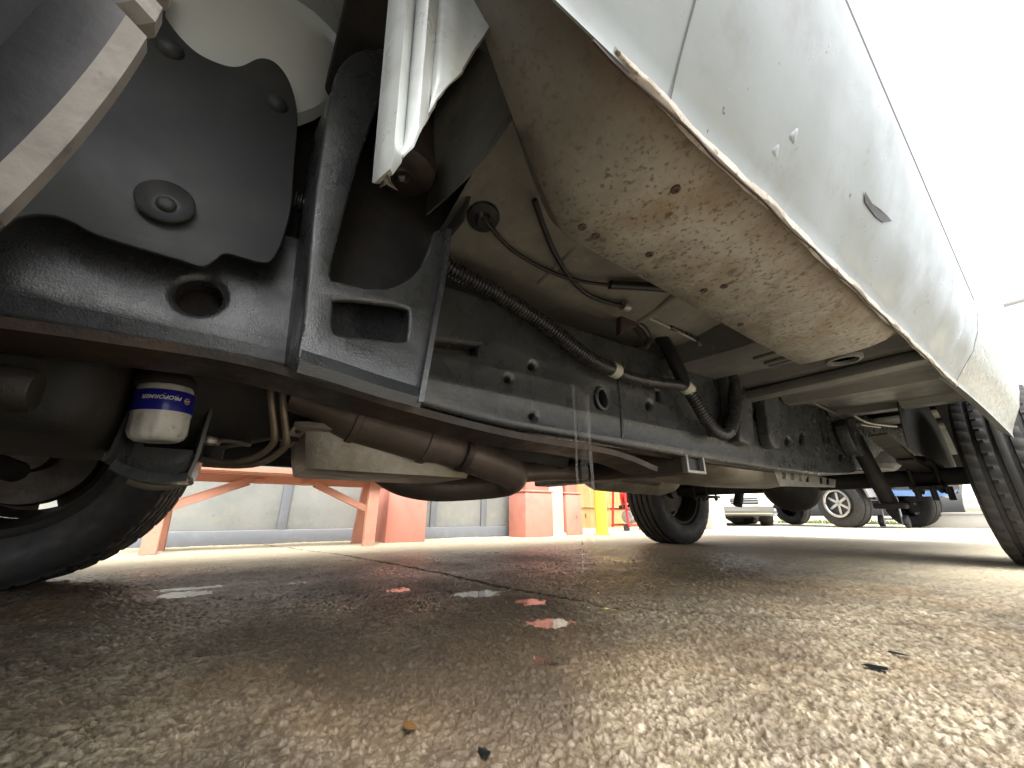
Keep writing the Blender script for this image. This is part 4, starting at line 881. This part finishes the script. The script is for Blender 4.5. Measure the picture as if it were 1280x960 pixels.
# tan boarded lean-to wall with hose
tw = empty('tan_board_wall', (4.9, 5, 0), 'tan plywood wall at the far end behind the yellow bollard', 'wall')
for k in range(5): box('board', (5.0, 3.3+k*.8+.004, 0), (5.04, 4.1+k*.8-.004, 2.4), 'tan_wall', tw, .003)
box('ledge', (4.96, 3.3, .34), (4.995, 7.3, .36), 'tan_wall', tw, .003)
ho = tube('hanging_hose', [(4.93, 4.72, 1.0), (4.93, 4.78, .6), (4.92, 4.86, .4), (4.92, 4.82, .2), (4.93, 4.7, .05), (4.9, 4.6, .02)], .012, 'cable', None, 8)
tag(ho, 'thin black hose hanging down the tan plywood wall', 'hose')
by = empty('yellow_bollard', (3.30, 3.52, 0), 'bright yellow steel bollard on the pale slab', 'bollard')
p = at(753, 669, Z=0)
lathe('post', [(.068, -.01), (.068, .93), (.06, .975), (.035, 1.0), (0, 1.01)], (p.x, p.y, 0), (0, 0, 1), 'yellow', by, 28)
lathe('base_ring', [(.09, -.01), (.09, .012), (.07, .02), (.07, -.01)], (p.x, p.y, 0), (0, 0, 1), 'yellow', by, 28)
# red hose-reel machine and cone
_q = at(783, 664, Z=0); rx, ry = _q.x+.05, _q.y+.15
rm = empty('red_shop_machine', (rx, ry, 0), 'red wheeled shop machine with round reel and grey tank behind the far tyre', 'machine')
lathe('reel', [(.03, -.07), (.17, -.07), (.185, -.06), (.185, -.05), (.09, -.045), (.09, .045), (.185, .05), (.185, .06), (.17, .07), (.03, .07)], (rx, ry, .47), (1, -.5, 0), 'red', rm, 32)
lathe('reel_hub', [(.06, 0), (.05, .03), (0, .035)], (rx-.06, ry+.03, .47), (-1, .5, 0), 'white_plain', rm, 20)
lathe('tank', [(0, -.15), (.07, -.15), (.09, -.12), (.095, 0), (.09, .12), (.07, .15), (0, .15)], (rx, ry+.02, .19), (.45, 1, 0), 'grey_metal', rm, 24)
for sx, sy in ((-.12, -.18), (-.12, .2), (.16, -.18), (.16, .2)): tube('leg', [(rx+sx, ry+sy, .05), (rx+sx*.7, ry+sy*.9, .62)], .016, 'red', rm, 8, 1)
for z in (.08, .30):
    tube('rail', [(rx-.13, ry-.2, z), (rx-.13, ry+.24, z)], .015, 'red', rm, 8, 1); tube('rail', [(rx+.16, ry-.2, z), (rx+.16, ry+.24, z)], .015, 'red', rm, 8, 1)
tube('handle', [(rx-.1, ry-.17, .62), (rx-.14, ry-.26, .75), (rx-.14, ry-.1, .82), (rx-.1, ry+.1, .8)], .014, 'red', rm, 8)
box('motor', (rx-.06, ry-.1, .29), (rx+.1, ry+.12, .35), 'car_black', rm, .02)
for sy in (-.2, .22): lathe('caster', [(.02, -.015), (.05, -.015), (.05, .015), (.02, .015)], (rx-.1, ry+sy, .045), (1, 0, 0), 'car_black', rm, 16)
p = at(800, 663, Z=0); cnx, cny = p.x, p.y+.35
cn = empty('traffic_cone', (cnx, cny, 0), 'orange traffic cone with white band beside the red machine', 'cone')
lathe('cone', [(.13, .03), (.035, .68), (.02, .7), (0, .7)], (cnx, cny, 0), (0, 0, 1), 'orange', cn, 24); box('foot', (cnx-.17, cny-.17, 0), (cnx+.17, cny+.17, .032), 'orange', cn, .01)
lathe('band', [(.0915, .26), (.072, .39)], (cnx, cny, 0), (0, 0, 1), 'white_plain', cn, 24, caps=False)
# pale block by the white car
p = at(897, 662, Z=0)
o = box('concrete_block', (p.x-.05, p.y-.2, -.01), (p.x+.25, p.y+.2, .5), 'concrete'); tag(o, 'pale square concrete block right of the far rear tyre', 'block')

# ------------------------------------------------------------------ parked vehicles
def vmat(loc, rz): return Matrix.Translation((-loc[0], loc[1], loc[2])) @ Matrix.Rotation(rz, 4, 'Z')
def vpart(name, secs, mat, par, **k):
    o = loft(name, secs, mat, None, **k); return o
def car(name, label, loc, rz, paint, L=4.6, W=1.85, Hh=1.6, gc=.25, tr=.34, hood=.95, style='van'):
    """front end looks along local -y; every piece is built at the origin then carried by the empty"""
    root = bpy.data.objects.new(name, None); root.empty_display_size = .3; COL.objects.link(root); tag(root, label, 'car' if style != 'truck' else 'truck')
    pcs = []
    w = W/2
    def sec(y, z0, z1, wt, wb): return [(-wb, y, z0), (-wb*1.0, y, z0+.12), (-wb, y, (z0+z1)/2), (-wt, y, z1-.05), (-wt*.9, y, z1), (wt*.9, y, z1), (wt, y, z1-.05), (wb, y, (z0+z1)/2), (wb, y, z0+.12), (wb, y, z0)]
    body = loft('body', [sec(0, gc+.16, hood-.2, w*.78, w*.82), sec(.06, gc+.08, hood-.12, w*.88, w*.93), sec(.35, gc+.05, hood-.06, w*.94, w), sec(1.2, gc, hood+.03, w*.96, w), sec(1.5, gc, hood+.06, w*.96, w), sec(L-.5, gc, hood+.06, w*.96, w), sec(L-.05, gc+.1, hood+.02, w*.9, w*.95)], paint, None, closed=True, caps=True, sharp=40); pcs.append(body)
    cab = loft('cabin', [[(-w*.94, y0, hood+.05), (-w*.76, y1, Hh-.06), (-w*.68, y1, Hh), (w*.68, y1, Hh), (w*.76, y1, Hh-.06), (w*.94, y0, hood+.05)] for y0, y1 in ((1.15, 1.85), (1.3, 1.95), (L-1.0 if style != 'truck' else 2.9, L-1.0 if style != 'truck' else 2.8), (L-.25 if style != 'truck' else 3.0, L-.5 if style != 'truck' else 2.9))], paint, None, closed=True, caps=True, sharp=40); pcs.append(cab)
    pcs.append(mesh('windscreen', [(-w*.84, 1.16+.09, hood+.12), (w*.84, 1.25, hood+.12), (w*.70, 1.80, Hh-.08), (-w*.70, 1.80, Hh-.08)], [(0, 1, 2, 3), (3, 2, 1, 0)][:1], 'glass_pale'))
    pcs[-1].data.transform(Matrix.Translation((0, -.03, .015)))
    pcs.append(loft('front_bumper', [[(x, -.03-.0+.10*(abs(x)/w)**3, gc+.10), (x, -.07+.12*(abs(x)/w)**3, gc+.14), (x, -.08+.12*(abs(x)/w)**3, gc+.26), (x, -.04+.12*(abs(x)/w)**3, gc+.31), (x, .2, gc+.31), (x, .2, gc+.1)] for x in np.linspace(-w*.97, w*.97, 15)], 'car_grey' if style != 'suv' else 'car_silver', None, closed=True, caps=True))
    if style == 'van':
        for s_ in (-1, 1): pcs.append(box('lower_intake', (s_*w*.40-.26, -.11+.02, .43), (s_*w*.40+.26, -.02, .56), 'car_black', None, .02))
        for s_ in (-1, 1):
            for k in range(2): pcs.append(box('intake_bar', (s_*w*.40-.25, -.102, .465+k*.045), (s_*w*.40+.25, -.088, .478+k*.045), 'car_silver', None, .003))
        pcs.append(loft('nose', [[(x, -.03+.11*(abs(x)/w)**3, .37), (x, -.085+.12*(abs(x)/w)**3, .39), (x, -.085+.12*(abs(x)/w)**3, .60), (x, -.05+.12*(abs(x)/w)**3, .66), (x, .2, .66), (x, .2, .37)] for x in np.linspace(-w*.97, w*.97, 15)], 'car_white', None, closed=True, caps=True))
    for s_ in (-1, 1):
        pcs.append(box('headlight', (s_*w*.72-.17, -.045, hood-.36), (s_*w*.72+.17, .08, hood-.20), 'chrome', None, .02)); 
    pcs.append(box('grille', (-w*.46, -.05, hood-.40), (w*.46, .04, hood-.19), 'car_black', None, .015))
    for k in range(3): pcs.append(box('grille_bar', (-w*.44, -.062, hood-.375+k*.07), (w*.44, -.045, hood-.355+k*.07), 'car_silver', None, .004))
    for s_ in (-1, 1):
        pcs.append(box('mirror', (s_*w*1.12-.08, 1.35, hood+.1), (s_*w*1.12+.08, 1.45, hood+.24), 'car_black', None, .03))
        for y in (.85, L-1.0):
            pcs.append(lathe('wheel', [(.02, -.10), (tr*.62, -.10), (tr*.66, -.11), (tr*.95, -.11), (tr, -.08), (tr, .08), (tr*.95, .11), (tr*.66, .11), (tr*.62, .10), (.02, .10)], (s_*(w-.10), y, tr), (1, 0, 0), 'rubber', None, 28))
            pcs.append(lathe('wheel_cover', [(tr*.60, .0), (tr*.55, .015), (.05, .02), (0, .02)], (s_*(w+.005), y, tr), (s_, 0, 0), 'car_silver', None, 20))
    for o in pcs: o.parent = root
    root.matrix_world = vmat(loc, rz)
    return root
# white van-like car half hidden by the far rear tyre
car('white_car', 'white car with grey lower bumper parked beyond the far rear tyre', (4.42, 8.6, 0), R(30), 'car_white', 4.6, 1.8, 1.75, .16, .33, .98)
car('white_suv', 'white sport utility car facing the camera behind the low pale wall', (2.15, 26.0, 0.0), R(5), 'car_white', 4.7, 1.9, 1.85, .28, .38, 1.08, 'suv')
car('blue_car', 'low blue car mostly hidden between the white car and the lifted truck', (6.3, 17.0, 0), R(75), 'car_blue', 4.4, 1.8, 1.5, .22, .33, .85)
# lifted blue truck, seen side on
def blue_truck():
    root = bpy.data.objects.new('lifted_truck', None); COL.objects.link(root); tag(root, 'lifted bright blue off-road truck with fat tyres and silver rims', 'truck')
    pcs = []
    tw_ = .42
    for y, sx in ((0, -.78), (0, .78), (2.6, -.78), (2.6, .78)):
        o = lathe('tyre', [(tw_*.56, -.11), (tw_*.85, -.13), (tw_*.96, -.12), (tw_, -.10), (tw_*.995, -.07), (tw_*.97, -.065), (tw_*.97, -.05), (tw_, -.045), (tw_, .045), (tw_*.97, .05), (tw_*.97, .065), (tw_*.995, .07), (tw_, .10), (tw_*.96, .12), (tw_*.85, .13), (tw_*.56, .11)], (sx, y, tw_), (1, 0, 0), 'rubber', None, 40, caps=False); pcs.append(o)
        s_ = -1 if sx < 0 else 1
        r_ = lathe('rim', [(tw_*.57, .11), (tw_*.57, .15), (tw_*.50, .15), (tw_*.47, .09), (.02, .09)], (sx, y, tw_), (s_, 0, 0), 'car_black', None, 32, caps=False); pcs.append(r_)
        pcs.append(lathe('rim_lip', [(tw_*.49, .15), (tw_*.51, .158), (tw_*.59, .158), (tw_*.60, .14)], (sx, y, tw_), (s_, 0, 0), 'chrome', None, 32, caps=False))
        for k in range(6):
            a = k*math.pi/3; pcs.append(box('spoke', (sx+s_*.105-.008, y-.022, tw_-.2), (sx+s_*.105+.008, y+.022, tw_+.2), 'car_silver', None, .004, 2, Matrix.Rotation(a, 4, 'X'))) if k < 3 else None
    pcs.append(loft('body', [[(-.72, y, z0), (-.74, y, (z0+z1)/2), (-.70, y, z1), (.70, y, z1), (.74, y, (z0+z1)/2), (.72, y, z0)] for y, z0, z1 in ((-.78, .60, 1.10), (-.68, .52, 1.25), (-.52, .56, 1.3), (-.44, .92, 1.36), (.45, .95, 1.4), (.55, .62, 1.42), (2.05, .62, 1.42), (2.15, .95, 1.42), (3.05, .95, 1.42), (3.3, .75, 1.38))], 'car_blue', None, closed=True, caps=True))
    pcs.append(loft('cabin', [[(-.70, y, 1.42), (-.62, y, 1.95), (.62, y, 1.95), (.70, y, 1.42)] for y in (.6, .75, 2.3, 2.4)], 'car_blue', None, closed=True, caps=True))
    pcs.append(box('front_bumper', (-.7, -.86, .62), (.7, -.68, .80), 'car_black', None, .03))
    for s_ in (-.70, .70):
        pcs.append(loft('fender_flare', [[(s_*.98, .54*math.cos(t), .45+.56*math.sin(t)), (s_*1.3, .55*math.cos(t), .44+.55*math.sin(t)), (s_*1.3, .58*math.cos(t), .44+.60*math.sin(t)), (s_*.98, .60*math.cos(t), .45+.62*math.sin(t))] for t in np.linspace(.1, 3.04, 16)], 'car_grey', None, closed=True, caps=True))
        pcs.append(box('rock_slider', (s_-.05, .55, .52), (s_+.05, 2.05, .60), 'car_black', None, .02))
        pcs.append(box('side_stripe', (s_*1.058-.004, .6, .80), (s_*1.058+.004, 2.0, .83), 'car_white', None, .001))
    pcs.append(tube('axle', [(-.7, 0, .42), (.7, 0, .42)], .05, 'car_black', None, 10, 1)); pcs.append(tube('axle', [(-.7, 2.6, .42), (.7, 2.6, .42)], .05, 'car_black', None, 10, 1))
    for o in pcs: o.parent = root
    root.matrix_world = vmat((2.24, 9.9, 0), R(66))
    return root
blue_truck()
# hand truck leaning near the blue truck
p = at(1119, 660, Z=0)
ht = empty('hand_truck', (p.x, p.y, 0), 'small black and silver hand truck standing right of the blue truck', 'hand truck')
for dx in (-.12, .12): tube('side_rail', [(p.x+dx, p.y, .05), (p.x+dx, p.y+.12, .7)], .016, 'grey_metal', ht, 8, 1); lathe('wheel', [(.02, -.03), (.1, -.03), (.11, 0), (.1, .03), (.02, .03)], (p.x+dx*1.4, p.y+.06, .11), (1, 0, 0), 'car_black', ht, 16)
for k in range(3): tube('cross_bar', [(p.x-.12, p.y+.02+.04*k, .15+.2*k), (p.x+.12, p.y+.02+.04*k, .15+.2*k)], .013, 'car_black', ht, 8, 1)
box('toe_plate', (p.x-.15, p.y-.2, .012), (p.x+.15, p.y, .03), 'grey_metal', ht, .004)
# low pale wall at the lot's edge
a = at(1141, 660, Z=0)
o = empty('low_wall', (a.x-2, a.y+.6, 0), 'long low pale concrete wall in front of the distant white car', 'wall')
box('wall', (a.x-6, a.y+.6, -.02), (a.x+.0, a.y+.75, .22), 'concrete', o, .01); box('coping', (a.x-6, a.y+.58, .222), (a.x+.02, a.y+.77, .262), 'concrete', o, .01)
# tall pale sign far behind
sg = empty('pole_sign', (-2.6, 40, 0), 'tall pale sign board on a post, high beyond the tail of the truck', 'sign')
tube('post', [(-2.6, 40, 0), (-2.6, 40, 12.4)], .18, 'grey_metal', sg, 12, 1); box('board', (-4.6, 39.9, 12.4), (-.4, 40.1, 13.4), 'white_plain', sg, .02)
box('top_trim', (-4.7, 39.86, 13.402), (-.3, 40.14, 13.62), 'grey_metal', sg, .02)
# sliver of grass under the parked cars
g_ = []
for k in range(900):
    x, y = random.uniform(2.6, 5.4), random.uniform(13.2, 13.9); h_ = random.uniform(.06, .16); a_ = random.uniform(0, 3.1)
    g_.append(((x-.01*math.cos(a_), y-.01*math.sin(a_), 0), (x+.01*math.cos(a_), y+.01*math.sin(a_), 0), (x+random.uniform(-.04, .04), y+random.uniform(-.04, .04), h_)))
o = mesh('grass_verge', [v for t in g_ for v in t], [(3*k, 3*k+1, 3*k+2) for k in range(len(g_))], 'grass'); tag(o, 'thin strip of green grass under the parked vehicles', 'grass', kind='stuff')

# ------------------------------------------------------------------ litter on the slab
def litter(name, x, y, size, mat, label, cat, pts=9, grp=None, flat=.25):
    zz = float(ground_h(np.array([x]), np.array([y]))[0]); V = [(x, y, zz+.006)]
    for k in range(pts):
        t = 2*math.pi*k/pts; r_ = size*random.uniform(.55, 1.1); V.append((x+r_*math.cos(t)*1.3, y+r_*math.sin(t)*.7, zz+.003+random.uniform(.002, size*flat)))
    bm = bmesh.new(); bv = [bm.verts.new(v) for v in V]
    for k in range(pts): bm.faces.new((bv[0], bv[1+k], bv[1+(k+1) % pts]))
    bmesh.ops.solidify(bm, geom=list(bm.faces), thickness=.0008)
    o = from_bm(name, bm, mat, None, False); return tag(o, label, cat, grp)
litter('leaf', .224, .762, .016, 'leaf_dark', 'dark wet leaf on the slab, nearer the camera of the two dark ones', 'leaf', 9)
litter('leaf', .225, .862, .013, 'leaf_dark', 'small dark wet leaf on the slab, farther of the two dark ones', 'leaf', 8)
litter('leaf', .432, .182, .010, 'leaf_tan', 'small tan leaf scrap on the slab near the bottom edge', 'leaf', 7)
litter('leaf', .36, .222, .008, 'leaf_dark', 'dark leaf scrap at the very bottom edge of the picture', 'leaf', 7)
